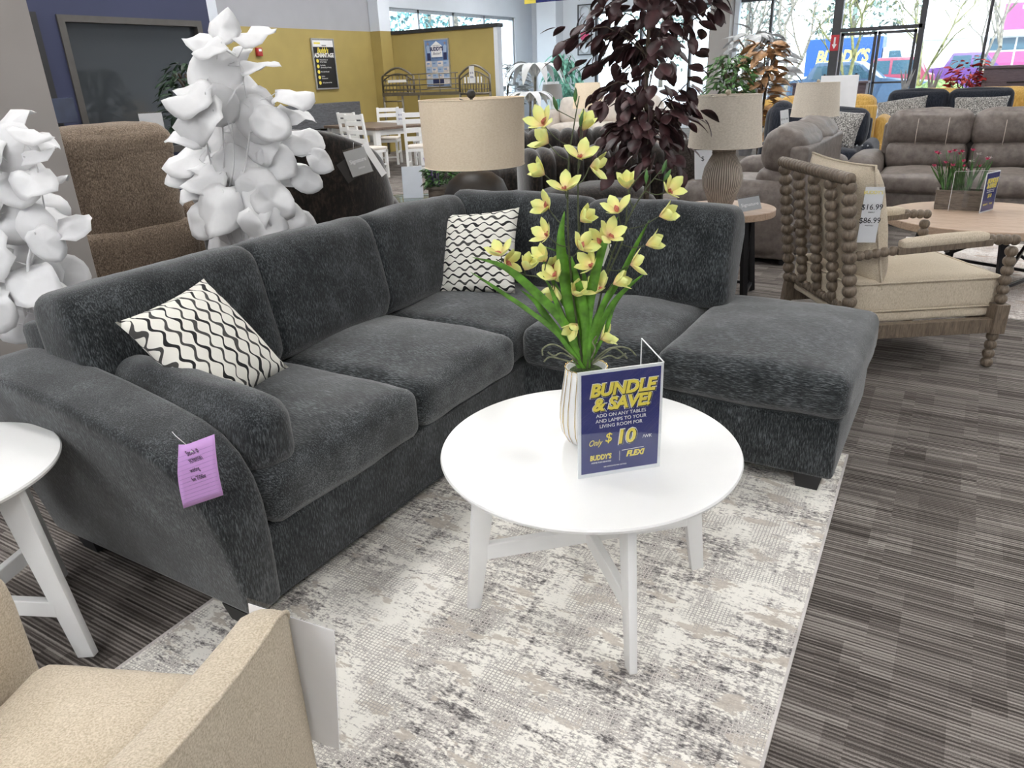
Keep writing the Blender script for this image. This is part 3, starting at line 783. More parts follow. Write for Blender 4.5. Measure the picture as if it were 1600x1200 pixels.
# leaves
for st, w_, dp in [([(910, 560), (885, 510), (830, 450), (785, 415), (738, 402)], .024, -.05), ([(910, 560), (870, 520), (820, 480), (790, 460), (760, 440), (735, 425)], .016, -.03),
               ([(912, 560), (895, 500), (880, 420), (876, 370), (882, 330)], .030, .02), ([(914, 560), (908, 500), (893, 430), (885, 400), (850, 385)], .020, .03),
               ([(916, 560), (918, 500), (930, 430), (945, 380), (966, 338)], .026, -.02), ([(918, 560), (930, 500), (965, 440), (995, 380), (1015, 343)], .018, .05),
               ([(920, 560), (940, 505), (960, 470), (985, 445), (1010, 425)], .015, .01), ([(912, 560), (900, 510), (880, 470), (860, 430), (845, 400)], .014, .04),
               ([(908, 560), (880, 530), (850, 490), (835, 470), (812, 452)], .018, .02), ([(916, 560), (915, 520), (910, 470), (900, 430), (893, 400)], .022, -.03),
               ([(918, 560), (928, 515), (945, 470), (962, 440), (975, 430)], .020, -.04), ([(914, 560), (912, 520), (920, 470), (912, 430), (905, 400)], .016, .05),
               ([(910, 560), (893, 525), (872, 480), (860, 450), (848, 430)], .012, -.05), ([(920, 560), (945, 520), (958, 480), (975, 455), (990, 435)], .012, .04)]:
    m = MB(); strap(m, [top + V((random.uniform(-.012, .012), random.uniform(-.012, .012), -.008))] + [L(u, v, dp * i / 5) for i, (u, v) in enumerate(st[1:], 1)], w_, RH + FH * random.uniform(-.5, .5))
    lf = m.obj('leaf', 'leaf_green', O); thin_solid(lf, .0007)
# aerial roots
for st in [[(895, 560), (880, 545), (862, 538), (848, 545), (848, 555)], [(893, 560), (872, 560), (858, 558), (850, 565)], [(900, 562), (880, 552), (866, 556), (856, 550)], [(930, 560), (945, 548), (965, 542), (983, 545), (994, 556)], [(930, 562), (950, 556), (965, 560), (978, 552)], [(932, 562), (955, 545), (968, 548), (980, 560)], [(925, 560), (930, 545), (926, 535), (932, 525)]]:
    pts = [top + (L(*st[0]) - top) * .4] + [L(u, v, -.03 + .012 * i) for i, (u, v) in enumerate(st[1:])]
    m = MB(); m.tube(spline(pts, 4), .0022, 6); m.obj('root', 'root_green', O)
# flowers
def flower_mesh(var):
    rnd = random.Random(var); m = MB()
    for k in range(5):
        a = k * 2 * PI / 5 + rnd.uniform(-.15, .15); op = rnd.uniform(.75, 1.15) if var != 2 else rnd.uniform(.5, .8)
        d = V((math.cos(a) * math.sin(op), math.sin(a) * math.sin(op), math.cos(op)))
        m.leaf((0, 0, 0), d, V((0, 0, 1)) - d * d.z, .049 * rnd.uniform(.9, 1.1), .029, curl=-.2 + rnd.uniform(-.1, .2), n=5, fold=.22, shape=1.25)
    return m
protos = []
for v_ in range(3):
    f = flower_mesh(v_).obj('flower', 'petal', O); thin_solid(f, .0005)
    m = MB(); m.leaf((0, 0, .004), V((.5, 0, .85)), V((0, 0, 1)), .017, .013, curl=.5, fold=.5); m.sphere((.001, 0, .010), .0035, 8, 6, (1, 1, 1.6)); lp = m.obj('lip', 'orchid_lip', f); lp['label'] = 'dark pink lip'
    protos.append(f)
FL = [(850, 188, -.5, .7), (857, 216, -.6, .5), (911, 196, .3, .9), (907, 240, .1, .6), (922, 252, .7, .1), (851, 265, -.7, .5), (883, 290, .0, .8), (857, 318, -.7, .4), (907, 338, .5, .5), (857, 362, -.6, .5), (905, 381, .4, .5), (853, 400, -.4, .6),
      (783, 392, -.2, .9), (788, 402, .5, .2), (820, 414, .3, .7), (860, 412, .3, .2), (868, 428, -.3, .4), (981, 287, -.2, .9), (966, 325, -.3, .7), (1042, 292, .5, .6), (1030, 330, .7, .3), (950, 362, .3, .6), (942, 372, -.6, .3), (1009, 375, .8, .3), (985, 406, .8, .2), (925, 410, -.5, .5), (958, 436, .6, .3), (940, 446, -.2, .4), (866, 438, -.2, -.5), (902, 498, -.3, -.2), (910, 515, .1, -.6), (938, 522, .6, .3), (895, 452, .2, .3)]
for i, (u, v, dx, dz) in enumerate(FL):
    src = protos[i % 3]
    if i < 3: f = src
    else:
        f = src.copy(); COL.objects.link(f); f.parent = O
        for ch in [x for x in COL.objects if x.parent == src]:
            c = ch.copy(); COL.objects.link(c); c.parent = f
    dp = random.uniform(-.05, .07); c0 = L(u, v + 8, dp)
    fd = (RH * dx + V((0, 0, dz)) - FH * random.uniform(.15, .6)).normalized()
    q = fd.to_track_quat('Z', 'Y'); 
    f.matrix_local = Matrix.Translation(c0) @ q.to_matrix().to_4x4() @ Matrix.Rotation(random.uniform(0, 6.28), 4, 'Z')
    # pedicel to the nearest stem point a little lower
    best = min((p for sp in polys for p in sp if p.z > .25), key=lambda p: (p - (c0 - V((0, 0, .035)))).length)
    m = MB(); m.tube(spline([best, (best + c0) / 2 - V((0, 0, .008)), c0 - fd * .001], 3), .0014, 6); m.obj('pedicel', 'stem_green', O)
for u, v, dx in ((868, 163, -.3), (899, 150, .05), (908, 188, .2), (1010, 277, .0), (1038, 261, .3), (1042, 275, .6)):
    p = L(u, v); fd = (RH * dx + V((0, 0, 1))).normalized()
    m = MB(); m.lathe([(.0008, -.016), (.0045, -.006), (.0055, .002), (.003, .013), (.0004, .019)], seg=10, M=Matrix.Translation(p) @ fd.to_track_quat('Z', 'Y').to_matrix().to_4x4()); m.obj('bud', 'leaf_mid', O)
    best = min((q for sp in polys for q in sp if q.z > .25), key=lambda q: (q - (p - V((0, 0, .03)))).length)
    m = MB(); m.tube([best, p - fd * .014], .0012, 6); m.obj('pedicel', 'stem_green', O)
m = MB(); a = L(946, 398, .04); m.box((-.006, -.0004, -.03), (.006, .0004, .03), M=Matrix.Translation(a) @ Matrix.Rotation(.35, 4, FH)); m.obj('hang_tag', 'paper', O, smooth=False)

# ------------------------------------------------------------------ acrylic sign on the coffee table
def sign_holder(label, c0, c1, H, wing, full=True, lean=0):
    """c0 c1: bottom corners of the front panel; wing: bottom corner of the side panel"""
    c0, c1 = V(c0), V(c1); X = (c1 - c0).normalized(); Z = V((0, 0, 1)); N = X.cross(Z); W_ = (c1 - c0).length
    T = thing('sign_holder', label, 'sign', (c0 + c1) / 2)
    F = Matrix((X, Z, N)).transposed().to_4x4()   # x along, y up, z toward the viewer
    MB().box((-W_ / 2, 0, -.0035), (W_ / 2, H, .0005), M=F).obj('card', 'acrylic_edge', T, smooth=False)
    k = W_ / .226
    MB().box((-W_ / 2 + .009 * k, .010 * k, .0006), (W_ / 2 - .007 * k, H - .008 * k, .0012), M=F).obj('poster', 'print_blue', T, smooth=False)
    def tx(s, x, y, size, mat, z=.0015, **kw):
        Mx = F @ Matrix.Translation((x * k, y * k, z)); return write(s, size * k, Mx, mat, T, **kw)
    y1, y2 = .238, .205
    for s, x, y in (('BUNDLE', .004, y1 + .002), ('& SAVE!', .002, y2 - .004)):
        kw = dict(shear=.18, sp=.98, xs=1.0)
        tx(s, x + .0012, y - .0014, .046, 'print_white', .0014, off=.0046, **kw)
        tx(s, x + .0020, y - .0024, .046, 'print_black', .0019, off=.0030, **kw)
        tx(s, x, y, .046, 'print_yellow', .0026, off=.0019, **kw)
    if full:
        for i, s in enumerate(('ADD ON ANY TABLES', 'AND LAMPS TO YOUR', 'LIVING ROOM FOR')):
            tx(s, .002, .171 - i * .0150, .0135, 'print_white')
        tx('Only', -.068, .096, .024, 'print_yellow', shear=.4, xs=.75)
        for s, x, sz in (('$', -.032, .036), ('10', .014, .054)):
            q_ = 0 if s == '$' else 1; yy = .103 + (.004 if s == '$' else 0); tx(s, x + .0012, yy - .001, sz, 'print_white', .0014, off=.0046 * q_, shear=.12); tx(s, x + .002, yy - .0022, sz, 'print_black', .0019, off=.0030 * q_, shear=.12); tx(s, x, yy, sz, 'print_yellow', .0026, off=.0014 * q_, shear=.12)
        tx('/WK', .075, .096, .013, 'print_white')
        tx("BUDDY'S", -.052, .053, .020, 'print_yellow', off=.0008, shear=.1, xs=.72); tx('HOME FURNISHINGS', -.050, .039, .0058, 'print_white')
        tx('FLEXI', .042, .052, .022, 'print_yellow', off=.0010, shear=.25, xs=.9)
        MB().box((-.0005, .036 * k, .0012), (.0003, .064 * k, .0018), M=F).obj('divider', 'print_white', T, smooth=False)
        MB().box((.008 * k, .064 * k, .0012), (.068 * k, .0652 * k, .0018), M=F @ Matrix.Rotation(.03, 4, 'Z')).obj('logo_bar', 'print_white', T, smooth=False)
        tx('SEE ASSOCIATE FOR DETAILS', -.012, .024, .0048, 'print_white')
    else:
        tx('$10', .0, .125, .04, 'print_yellow', off=.001); tx('ADD ON ANY TABLES', 0, .170, .012, 'print_white'); tx('AND LAMPS TO YOUR', 0, .155, .012, 'print_white')
        tx("BUDDY'S", -.045, .06, .018, 'print_yellow'); tx('FLEXI', .045, .06, .018, 'print_yellow')
    # clear cover and side wing
    MB().box((-W_ / 2, 0, .003), (W_ / 2, H, .004), M=F).obj('cover', 'acrylic', T, smooth=False)
    w0 = c1 - (c0 + c1) / 2; w1 = V(wing) - (c0 + c1) / 2
    m = MB(); m.bar(w0 + V((0, 0, H / 2)) - N * .002, w1 + V((0, 0, H / 2)), .003, H, (0, 0, 1)); wg = m.obj('side_panel', 'acrylic', T, smooth=False)
    m = MB(); m.bar(w0 + V((0, 0, H)), w1 + V((0, 0, H)), .0032, .0016, (0, 0, 1)).bar(w1 + V((0, 0, .0)), w1 + V((0, 0, H)), .002, .003, N); m.obj('panel_edge', 'acrylic_edge', wg, smooth=False)
    return T
SA, SB = at(903, 748, z=.4915), at(1030, 728, z=.4915)
sign_holder('blue bundle and save sign in a clear holder on the white coffee table', SA, SB, .292, SB + V((-.115, .145, 0)))

# ------------------------------------------------------------------ beige armchair at the near left
AC = thing('armchair', 'beige woven barrel armchair with piped arms in the near left corner', 'armchair', (-1.194, .565, 0), math.atan2(.92, -.39))
def shell():
    # stations along the U: right front -> back -> left front; (inner xy, outer xy, top z)
    st = []
    R = [(.050, -.262, .256, .470), (.047, -.280, .240, .520), (.036, -.294, .230, .558), (.012, -.303, .226, .583), (-.025, -.307, .223, .600), (-.08, -.31, .222, .605), (-.2, -.315, .225, .625), (-.33, -.32, .23, .655), (-.45, -.322, .235, .69), (-.55, -.315, .23, .72)]
    for x, yo, yi, z in R: st.append(((x, -yi), (x, yo), z))
    for a in (25, 50, 75, 90, 105, 130, 155):
        t = math.radians(a); st.append(((-.55 - .16 * math.sin(t), -.23 * math.cos(t)), (-.55 - .26 * math.sin(t), -.315 * math.cos(t)), .74 + .05 * math.sin(t)))
    for x, yo, yi, z in R[::-1]: st.append(((x - .01, yi + (.03 if x > -.3 else 0)), (x - .01, -yo + (.03 if x > -.3 else 0)), z + (.06 if x > -.3 else 0)))
    m = MB(); bm = m.bm; rows = []
    for i, (a, b_, z) in enumerate(st):
        A_, B2 = V((a[0], a[1], 0)), V((b_[0], b_[1], 0)); row = []
        for t, dz in ((0, None), (0, -.20), (0, -.045), (.06, -.024), (.2, -.009), (.42, -.002), (.68, 0), (.90, -.002), (.98, -.006), (1, -.014), (1, -.2), (1, None)):
            q = A_.lerp(B2, t); q.z = .10 if dz is None else z + dz; row.append(bm.verts.new(q))
        rows.append(row)
    nr = len(rows[0])
    for i in range(len(rows) - 1):
        for j in range(nr):
            bm.faces.new((rows[i][j], rows[i][(j + 1) % nr], rows[i + 1][(j + 1) % nr], rows[i + 1][j]))
    bm.faces.new(rows[0][::-1]); bm.faces.new(rows[-1])
    bmesh.ops.recalc_face_normals(bm, faces=bm.faces)
    o = m.obj('shell', 'beige_weave', AC, smooth='auto')
    for k in (1, 2):
        pts = [V((s[0][0] if k == 1 else s[1][0], s[0][1] if k == 1 else s[1][1], s[2])) for s in st]
        pts = [p + (V((0, 0, -.006))) for p in pts]
        if k == 2:
            m = MB(); m.tube([V((pts[0].x, pts[0].y, .12))] + spline(pts, 3) + [V((pts[-1].x, pts[-1].y, .12))], .0045, 6); m.obj('piping', 'beige_weave', AC)
shell()
m = MB(); m.cushion((-.30, 0, .37), (.62, .45, .15), .05, (.01, 0, .035), n=16, wr=.003); m.obj('seat_cushion', 'beige_weave', AC)
m = MB(); m.box((-.62, -.22, .10), (-.03, .22, .30), .02); m.obj('seat_base', 'beige_weave', AC)
m = MB(); m.lathe([(.22, .012), (.24, .02), (.24, .04), (.10, .06), (.10, .10)], c=(-.36, 0, 0), seg=40); m.obj('swivel_base', 'plate_black', AC)
# price card hanging at the arm front
def price_card(label, tl, tr, H, texts, mat='paper', rz=None, thick=.0012, group=None, down=(0, 0, -1), tie=None):
    tl, tr = V(tl), V(tr); X = (tr - tl).normalized(); D = V(down).normalized(); D = (D - X * D.dot(X)).normalized(); N = D.cross(X) * -1
    N = X.cross(-D)
    T = thing('price_card', label, 'price card', (tl + tr) / 2, group=group); F = Matrix((X, -D, N)).transposed().to_4x4(); w = (tr - tl).length
    MB().box((-w / 2, -H, -thick / 2), (w / 2, 0, thick / 2), M=F).obj('card', mat, T, smooth=False)
    MB().box((-w / 2 - .004, -H - .004, thick / 2 + .0004), (w / 2 + .004, .012, thick / 2 + .001), M=F).obj('sleeve', 'acrylic', T, smooth=False)
    if tie: a_ = V((0, 0, 0)); MB().tube([a_, a_ + V(tie) * .5 + V((0, 0, .01)), a_ + V(tie)], .0012, 5).obj('tie', mat, T)
    for s, x, y, sz, mt in texts: write(s, sz, F @ Matrix.Translation((x * w, -y * H, thick / 2 + .0014)), mt, T)
    return T, F
T, F = price_card('white price card in a clear sleeve at the front of the beige armchair', (-.855, .742, .525), (-1.035, .705, .545), .31, [('86', .0, .3, .05, 'print_black'), ('98', .0, .5, .05, 'print_black')])

# ------------------------------------------------------------------ white large-leaved plants
def disc_leaf(m, c, d, nrm, R, seed, asp=1.15, cup=.12):
    """big round papery leaf: c centre, d towards the tip, nrm its face"""
    d = V(d).normalized(); nrm = V(nrm); nrm = (nrm - d * nrm.dot(d)).normalized(); x = d.cross(nrm)
    rnd = random.Random(seed); p1, p2, am = rnd.uniform(0, 6), rnd.uniform(0, 6), rnd.uniform(.10, .26)
    cv = m.bm.verts.new(V(c)); prev = [cv] * 12; S_ = 16; rings = []
    for k in (1, 2, 3, 4):
        r = R * k / 4; ring = []
        for i in range(S_):
            a = 2 * PI * i / S_
            notch = 1 - .22 * math.exp(-((a - PI) / .35) ** 2) * (k / 4)
            pt = 1 + .10 * math.exp(-(min(a, 2 * PI - a) / .4) ** 2)
            h_ = -cup * R * (k / 4) ** 2 + R * am * (k / 4) ** 1.5 * math.sin(3 * a + p1) + R * .10 * (k / 4) * math.sin(2 * a + p2) + .045 * R * math.cos(8 * a + p1) * (k / 4) - .16 * R * (k / 4) * abs(math.sin(a)) ** .7
            h_ += R * .05 * (k / 4) * rnd.uniform(-1, 1)
            ring.append(m.bm.verts.new(V(c) + d * (r * math.cos(a) * asp * notch * pt) + x * (r * math.sin(a) * notch) + nrm * h_))
        rings.append(ring)
    for i in range(S_): m.bm.faces.new((cv, rings[0][i], rings[0][(i + 1) % S_]))
    for k in range(3):
        for i in range(S_): m.bm.faces.new((rings[k][i], rings[k + 1][i], rings[k + 1][(i + 1) % S_], rings[k][(i + 1) % S_]))
def white_plant(label, ctr, leaves, stems, potz, pot_w, seed):
    rnd = random.Random(seed); T = thing('white_leaf_plant', label, 'artificial plant', (ctr[0], ctr[1], 0)); c = V((ctr[0], ctr[1], 1.2)); off = V((ctr[0], ctr[1], 0))
    m = MB(); m.prism([(-pot_w * .4, -pot_w * .4), (pot_w * .4, -pot_w * .4), (pot_w * .4, pot_w * .4), (-pot_w * .4, pot_w * .4)], potz, base=.002)
    for v in m.bm.verts:
        if v.co.z > .1: v.co.x *= 1.25; v.co.y *= 1.25
    m.obj('planter', 'pot_grey', T, smooth=False)
    m = MB(); m.box((-pot_w * .46, -pot_w * .46, potz - .02), (pot_w * .46, pot_w * .46, potz + .008)); m.obj('soil', 'soil', T, smooth=False)
    sp_all = []
    for st in stems:
        pts = [V((rnd.uniform(-.04, .04), rnd.uniform(-.04, .04), potz))] + [onp(u, v, c, rnd.uniform(-.06, .06)) - off for u, v in st]
        sp = spline(pts, 5); sp_all += sp
        m = MB(); m.tube(sp, [.007 - .005 * i / len(sp) for i in range(len(sp))], 6); m.obj('stem', 'leaf_white', T)
    m = MB()
    for i, (u, v, r, ang, face) in enumerate(leaves):
        dep = rnd.uniform(-.16, .14); p = onp(u, v, c, dep) - off
        R = r * (p + off - CPOS).length / FPX
        a = math.radians(ang); d = RH * math.cos(a) + V((0, 0, 1)) * math.sin(a) - FH * rnd.uniform(-.3, .5)
        nrm = V((0, 0, 1)) * (1 - face) - FH * face + RH * rnd.uniform(-.3, .3)
        disc_leaf(m, p, d, nrm, R, i + seed * 100, asp=1.2)
        b0 = min((q for q in sp_all), key=lambda q: (q - (p - d.normalized() * R - V((0, 0, .05)))).length)
        ms = MB(); ms.tube(spline([b0, (b0 + p) / 2 + V((0, 0, .01)), p - d.normalized() * R * .8], 3), .0022, 5); ms.obj('leaf_stalk', 'leaf_white', T)
    o = m.obj('foliage', 'leaf_white', T); thin_solid(o, .0008)
P1 = [(345, 45, 22, 60, .7), (318, 62, 22, 170, .35), (328, 72, 20, 200, .4), (392, 50, 26, 10, .25), (372, 85, 16, 30, .5), (402, 98, 26, 0, .2), (338, 108, 32, 200, .8), (305, 130, 24, 200, .3), (372, 132, 30, 340, .35), (295, 150, 30, 190, .5), (345, 140, 24, 20, .3), (385, 160, 30, 0, .6), (455, 147, 26, 350, .35), (398, 185, 30, 300, .8), (310, 182, 34, 200, .6), (345, 215, 36, 270, .9), (290, 210, 24, 180, .3), (380, 215, 28, 330, .9), (420, 190, 26, 330, .8), (462, 175, 24, 340, .2), (405, 225, 26, 300, .7), (295, 245, 30, 200, .4), (335, 250, 30, 190, .4), (375, 250, 34, 330, .4), (470, 215, 28, 340, .35), (430, 250, 26, 320, .7), (320, 275, 30, 190, .4), (365, 285, 32, 340, .5), (405, 290, 30, 330, .6), (285, 270, 22, 200, .5), (450, 265, 26, 345, .5), (478, 280, 20, 330, .6), (340, 325, 34, 250, .9), (385, 320, 34, 300, .9), (425, 315, 28, 320, .8), (318, 345, 26, 220, .8), (365, 355, 30, 280, .85), (410, 350, 32, 310, .8), (445, 335, 26, 330, .7), (470, 350, 22, 320, .6), (345, 385, 30, 260, .8), (395, 388, 28, 290, .8), (440, 372, 26, 320, .7), (350, 170, 26, 90, .5), (330, 300, 26, 160, .5), (300, 300, 18, 200, .4), (500, 250, 18, 320, .5)]
white_plant('tall white artificial plant with papery round leaves behind the sofa back', (-3.17, 2.60), P1, [[(352, 330), (350, 240), (345, 160), (338, 80)], [(370, 330), (385, 250), (390, 180), (372, 90)], [(340, 330), (330, 260), (320, 190), (330, 120)], [(380, 340), (420, 280), (440, 220)], [(355, 340), (365, 260), (362, 190), (355, 110)]], .34, .36, 1)
P0 = [(10, 195, 30, 20, .5), (45, 205, 22, 340, .2), (15, 230, 30, 200, .8), (60, 218, 20, 340, .2), (55, 240, 20, 10, .3), (20, 275, 36, 330, .6), (50, 280, 26, 330, .5), (85, 277, 16, 5, .15), (10, 320, 34, 230, .6), (60, 318, 30, 330, .5), (20, 345, 30, 200, .8), (105, 350, 28, 0, .4), (85, 345, 24, 340, .4), (30, 375, 36, 20, .5), (10, 410, 34, 250, .7), (70, 380, 22, 300, .8), (45, 440, 34, 340, .5), (100, 425, 26, 330, .7), (20, 460, 32, 210, .6), (70, 430, 22, 280, .8), (75, 465, 26, 330, .7), (30, 495, 34, 10, .6), (5, 270, 26, 200, .6), (-30, 300, 34, 200, .6), (-25, 400, 36, 200, .6), (-20, 480, 34, 200, .6), (-30, 240, 30, 200, .6), (60, 500, 24, 330, .6), (55, 355, 24, 90, .5)]
white_plant('white papery-leaved plant at the left edge in front of the grey pillar', (-2.93, 1.36), P0, [[(48, 450), (48, 380), (45, 300), (15, 215)], [(45, 460), (52, 400), (70, 340), (60, 280)], [(30, 460), (10, 400), (-10, 300)]], .34, .34, 2)
# ------------------------------------------------------------------ generic seating (front towards local -y, origin at front centre on the floor)
def part_c(T, name, mat, lo, hi, r=.06, puff=(.01, .01, .02), M=None, n=10, wr=.004, seed=0):
    c = [(a + b_) / 2 for a, b_ in zip(lo, hi)]; d = [abs(b_ - a) for a, b_ in zip(lo, hi)]
    m = MB(); m.cushion(c, d, r, puff, M, n=n, wr=wr, seed=seed); return m.obj(name, mat, T)
def sofa(label, pos, rz, W, D=.95, n=2, mat='leather_taupe', aw=.27, ah=.62, bh=1.0, sh=.48, name='sofa', cat='sofa', recl=True, legs='plate_black', sd=0, arms=(1, 1), tilt=10, stitched=False):
    T = thing(name, label, cat, pos, rz); w = W / 2
    m = MB(); m.box((-w + .03, .03, .05), (w - .03, D - .03, sh - .14), .02); m.obj('base', mat, T)
    for s, on in zip((-1, 1), arms):
        if on:
            part_c(T, 'arm', mat, (s * w - (aw if s > 0 else 0), 0, .06), (s * w + (0 if s > 0 else aw), D - .1, ah), .09, (.015, .01, .02), n=12, seed=sd + s)
    iw = (W - aw * sum(arms)) / n; x0 = -w + aw * arms[0]
    R = Matrix.Rotation(math.radians(-tilt), 3, 'X')
    for i in range(n):
        a = x0 + i * iw
        part_c(T, 'seat_cushion', mat, (a + .004, -.02, sh - .17), (a + iw - .004, D - .25, sh), .06, (0, .01, .03), n=12, seed=sd + i)
        if recl:
            part_c(T, 'lumbar_cushion', mat, (a + .01, D - .40, sh - .04), (a + iw - .01, D - .14, sh + .24), .09, (.0, .03, .01), R, n=12, seed=sd + i + 5)
            hc = part_c(T, 'back_cushion', mat, (a + .0, D - .36, sh + .18), (a + iw, D - .06, bh), .10, (.015, .04, .02), R, n=14, wr=.009, seed=sd + i + 9)
            if stitched:
                for q in (.36, .72):
                    m = MB(); zc = (sh + .18 + bh) / 2; m.tube([V((a + iw * q, D - .417 + .176 * (z - zc) + .05 * ((z - zc) / .17) ** 2 + .10 * (1 - math.sqrt(1 - min(1, max(0, abs(z - zc) - .07) / .10) ** 2)), z)) for z in [zc - .145 + k * .29 / 10 for k in range(11)]], .003, 5); m.obj('stitching', 'thread', hc)
        else:
            part_c(T, 'back_cushion', mat, (a + .0, D - .36, sh - .02), (a + iw, D - .08, bh), .10, (.015, .04, .02), R, n=14, wr=.006, seed=sd + i + 9)
    m = MB(); m.box((-w + aw * .8, D - .14, .06), (w - aw * .8, D, bh - .12), .03); m.obj('back_frame', mat, T)
    for sx in (-1, 1):
        for y in (.08, D - .08): MB().box((sx * (w - .1) - .03, y - .03, .002), (sx * (w - .1) + .03, y + .03, .06)).obj('leg', legs, T, smooth=False)
    return T
def face(dx, dy): return math.atan2(dy, dx) + PI / 2    # rotation that turns local -y towards (dx, dy)

# taupe reclining sofa facing the camera, right
G = sofa('taupe leather reclining sofa with two stitched back cushions behind the round wood table', (.0, 7.85, 0), 0, 2.0, 1.0, 2, aw=.28, bh=1.0, stitched=True, sd=3)
part_c(G, 'end_arm', 'leather_taupe', (-1.68, .12, .06), (-1.01, .42, .62), .08, (.01, .01, .015), n=12, seed=44)
part_c(G, 'arm_front', 'leather_taupe', (-1.06, .0, .08), (-.86, .10, .56), .04, (.0, .01, .0), n=8, seed=45)
sofa('taupe leather loveseat turned away, with its arm behind the ridged lamp', (-1.98, 6.95, 0), face(-1, 0), 2.1, .95, 2, aw=.25, bh=1.0, sd=13)
throwq = MB().pillow(.46, .44, .16, seed=5, wr=.01)
tq = throwq.obj('throw_pillow', 'dark_quilt'); tq.matrix_world = frame_from((-2.18, 6.05, .88), (-1.80, 6.25, .90), (-2.08, 5.98, .58)); tag(tq, 'dark brown quilted pillow leaning at the end of the taupe loveseat', 'pillow')
price_card('white price sheet beside the dark quilted pillow, behind the ridged lamp', at(1085, 235, y=5.98), at(1118, 233, y=5.98), .225, [('$', -.1, .3, .05, 'print_black')])

# dark channel-tufted sectional
CT = thing('channel_sofa', 'dark brown plush sofa with deep vertical channels behind the orchid', 'sofa', (-3.1, 5.6, 0))
def ribs(T, p0, p1, n, h, z0, t, name, bulge=.0):
    p0, p1 = V(p0), V(p1); d = (p1 - p0) / n
    m = MB(); L_ = (p1 - p0).length / n; ang = math.atan2(d.y, d.x)
    N_ = n * 6; D_ = 9; X = (p1 - p0).normalized(); Y = V((-X.y, X.x, 0)); rows = []
    for i in range(N_ + 1):
        s = i / N_; rb = abs(math.sin(PI * i / 6)) ** .55; row = []
        for k in range(D_ + 1):
            a = PI * k / D_
            prof = V((0, 0, 0)); yy = -math.cos(a) * (t / 2) * (1 + .0); zz = z0 + (h - .10) + math.sin(a) * .12
            q = p0 + (p1 - p0) * s + Y * yy * (.78 + .22 * rb); q.z = zz - .035 * (1 - rb)
            row.append(m.bm.verts.new(q))
        b0 = p0 + (p1 - p0) * s - Y * (t / 2) * (.78 + .22 * rb); b1 = p0 + (p1 - p0) * s + Y * (t / 2) * (.78 + .22 * rb)
        b0.z = b1.z = z0
        rows.append([m.bm.verts.new(b0)] + row + [m.bm.verts.new(b1)])
    for i in range(N_):
        for k in range(len(rows[0]) - 1): m.bm.faces.new((rows[i][k], rows[i + 1][k], rows[i + 1][k + 1], rows[i][k + 1]))
        m.bm.faces.new((rows[i][-1], rows[i + 1][-1], rows[i + 1][0], rows[i][0]))
    m.bm.faces.new(rows[0]); m.bm.faces.new(rows[-1][::-1])
    return m.obj(name, 'dark_fur', T)
o_ = V((3.1, -5.6, 0))
ribs(CT, V((-4.05, 5.95, 0)) + o_, V((-2.95, 6.75, 0)) + o_, 9, .85, .12, .30, 'back')
ribs(CT, V((-3.95, 5.35, 0)) + o_, V((-3.35, 5.75, 0)) + o_, 5, .62, .12, .36, 'arm')
ribs(CT, V((-3.05, 5.30, 0)) + o_, V((-2.25, 6.15, 0)) + o_, 10, .78, .12, .42, 'channel_back')
m = MB(); m.cushion((-.10, .20, .30), (1.3, 1.0, .42), .12, (.02, .02, .04), Matrix.Rotation(.75, 3, 'Z'), n=14, wr=.01); m.obj('seat', 'dark_fur', CT)
m = MB(); m.cushion((.62, -.20, .34), (.95, .55, .56), .16, (.02, .02, .04), Matrix.Rotation(.75, 3, 'Z'), n=14, wr=.01); m.obj('ottoman_end', 'dark_fur', CT)

# tall dark fuzzy recliner behind the tall white plant, with hang tags
FR = thing('recliner', 'dark brown plush recliner seen from behind with hang tags, behind the tall white plant', 'recliner', (-4.0, 3.72, 0), face(-.62, .78))
R = Matrix.Rotation(math.radians(-6), 3, 'X')
def barrel():
    m = MB(); bm = m.bm; N_, Z_ = 28, 10; W2, D2 = .66, .48; rows = []
    for i in range(N_ + 1):
        s = -1 + 2 * i / N_; a = s * PI * .62; x = W2 * math.sin(a); y = -.40 + D2 * math.cos(a)
        top_ = .66 + .48 * (max(0, math.cos(a * .80))) ** .8
        row = []
        for k in range(Z_ + 1): 
            t = k / Z_; bul = 1 + .06 * math.sin(PI * t) 
            row.append(V((x * bul, y * bul + .08 * t, .12 + (top_ - .12) * t)))
        for k in range(4):
            a2 = PI * (k + 1) / 5; c_ = row[Z_]; inw = .17 * (1 - math.cos(a2)) / 2 * 1.0
            row.append(V((c_.x * (1 - inw / W2), c_.y - inw * math.cos(a) * 1.0, c_.z + .045 * math.sin(a2))))
        last = row[-1]
        row.append(V((x * .72, y * .72 - .02, .45)))
        rows.append([bm.verts.new(q + noise.noise_vector(q * 6) * .012) for q in row])
    for i in range(N_):
        for k in range(len(rows[0]) - 1): bm.faces.new((rows[i][k], rows[i + 1][k], rows[i + 1][k + 1], rows[i][k + 1]))
        bm.faces.new((rows[i][-1], rows[i + 1][-1], rows[i + 1][0], rows[i][0]))
    bm.faces.new(rows[0]); bm.faces.new(rows[-1][::-1])
    return m.obj('backrest', 'dark_fur', FR)
barrel()
part_c(FR, 'seat', 'dark_fur', (-.46, -.58, .12), (.46, -.05, .50), .12, n=10)
for s in (-1, 1): part_c(FR, 'arm', 'dark_fur', (s * .60 - .13, -.62, .10), (s * .60 + .13, -.25, .66), .12, n=10)
MB().lathe([(.36, .003), (.38, .03), (.34, .09), (.3, .12)], c=(0, -.40, 0), seg=32).obj('base', 'plate_black', FR)
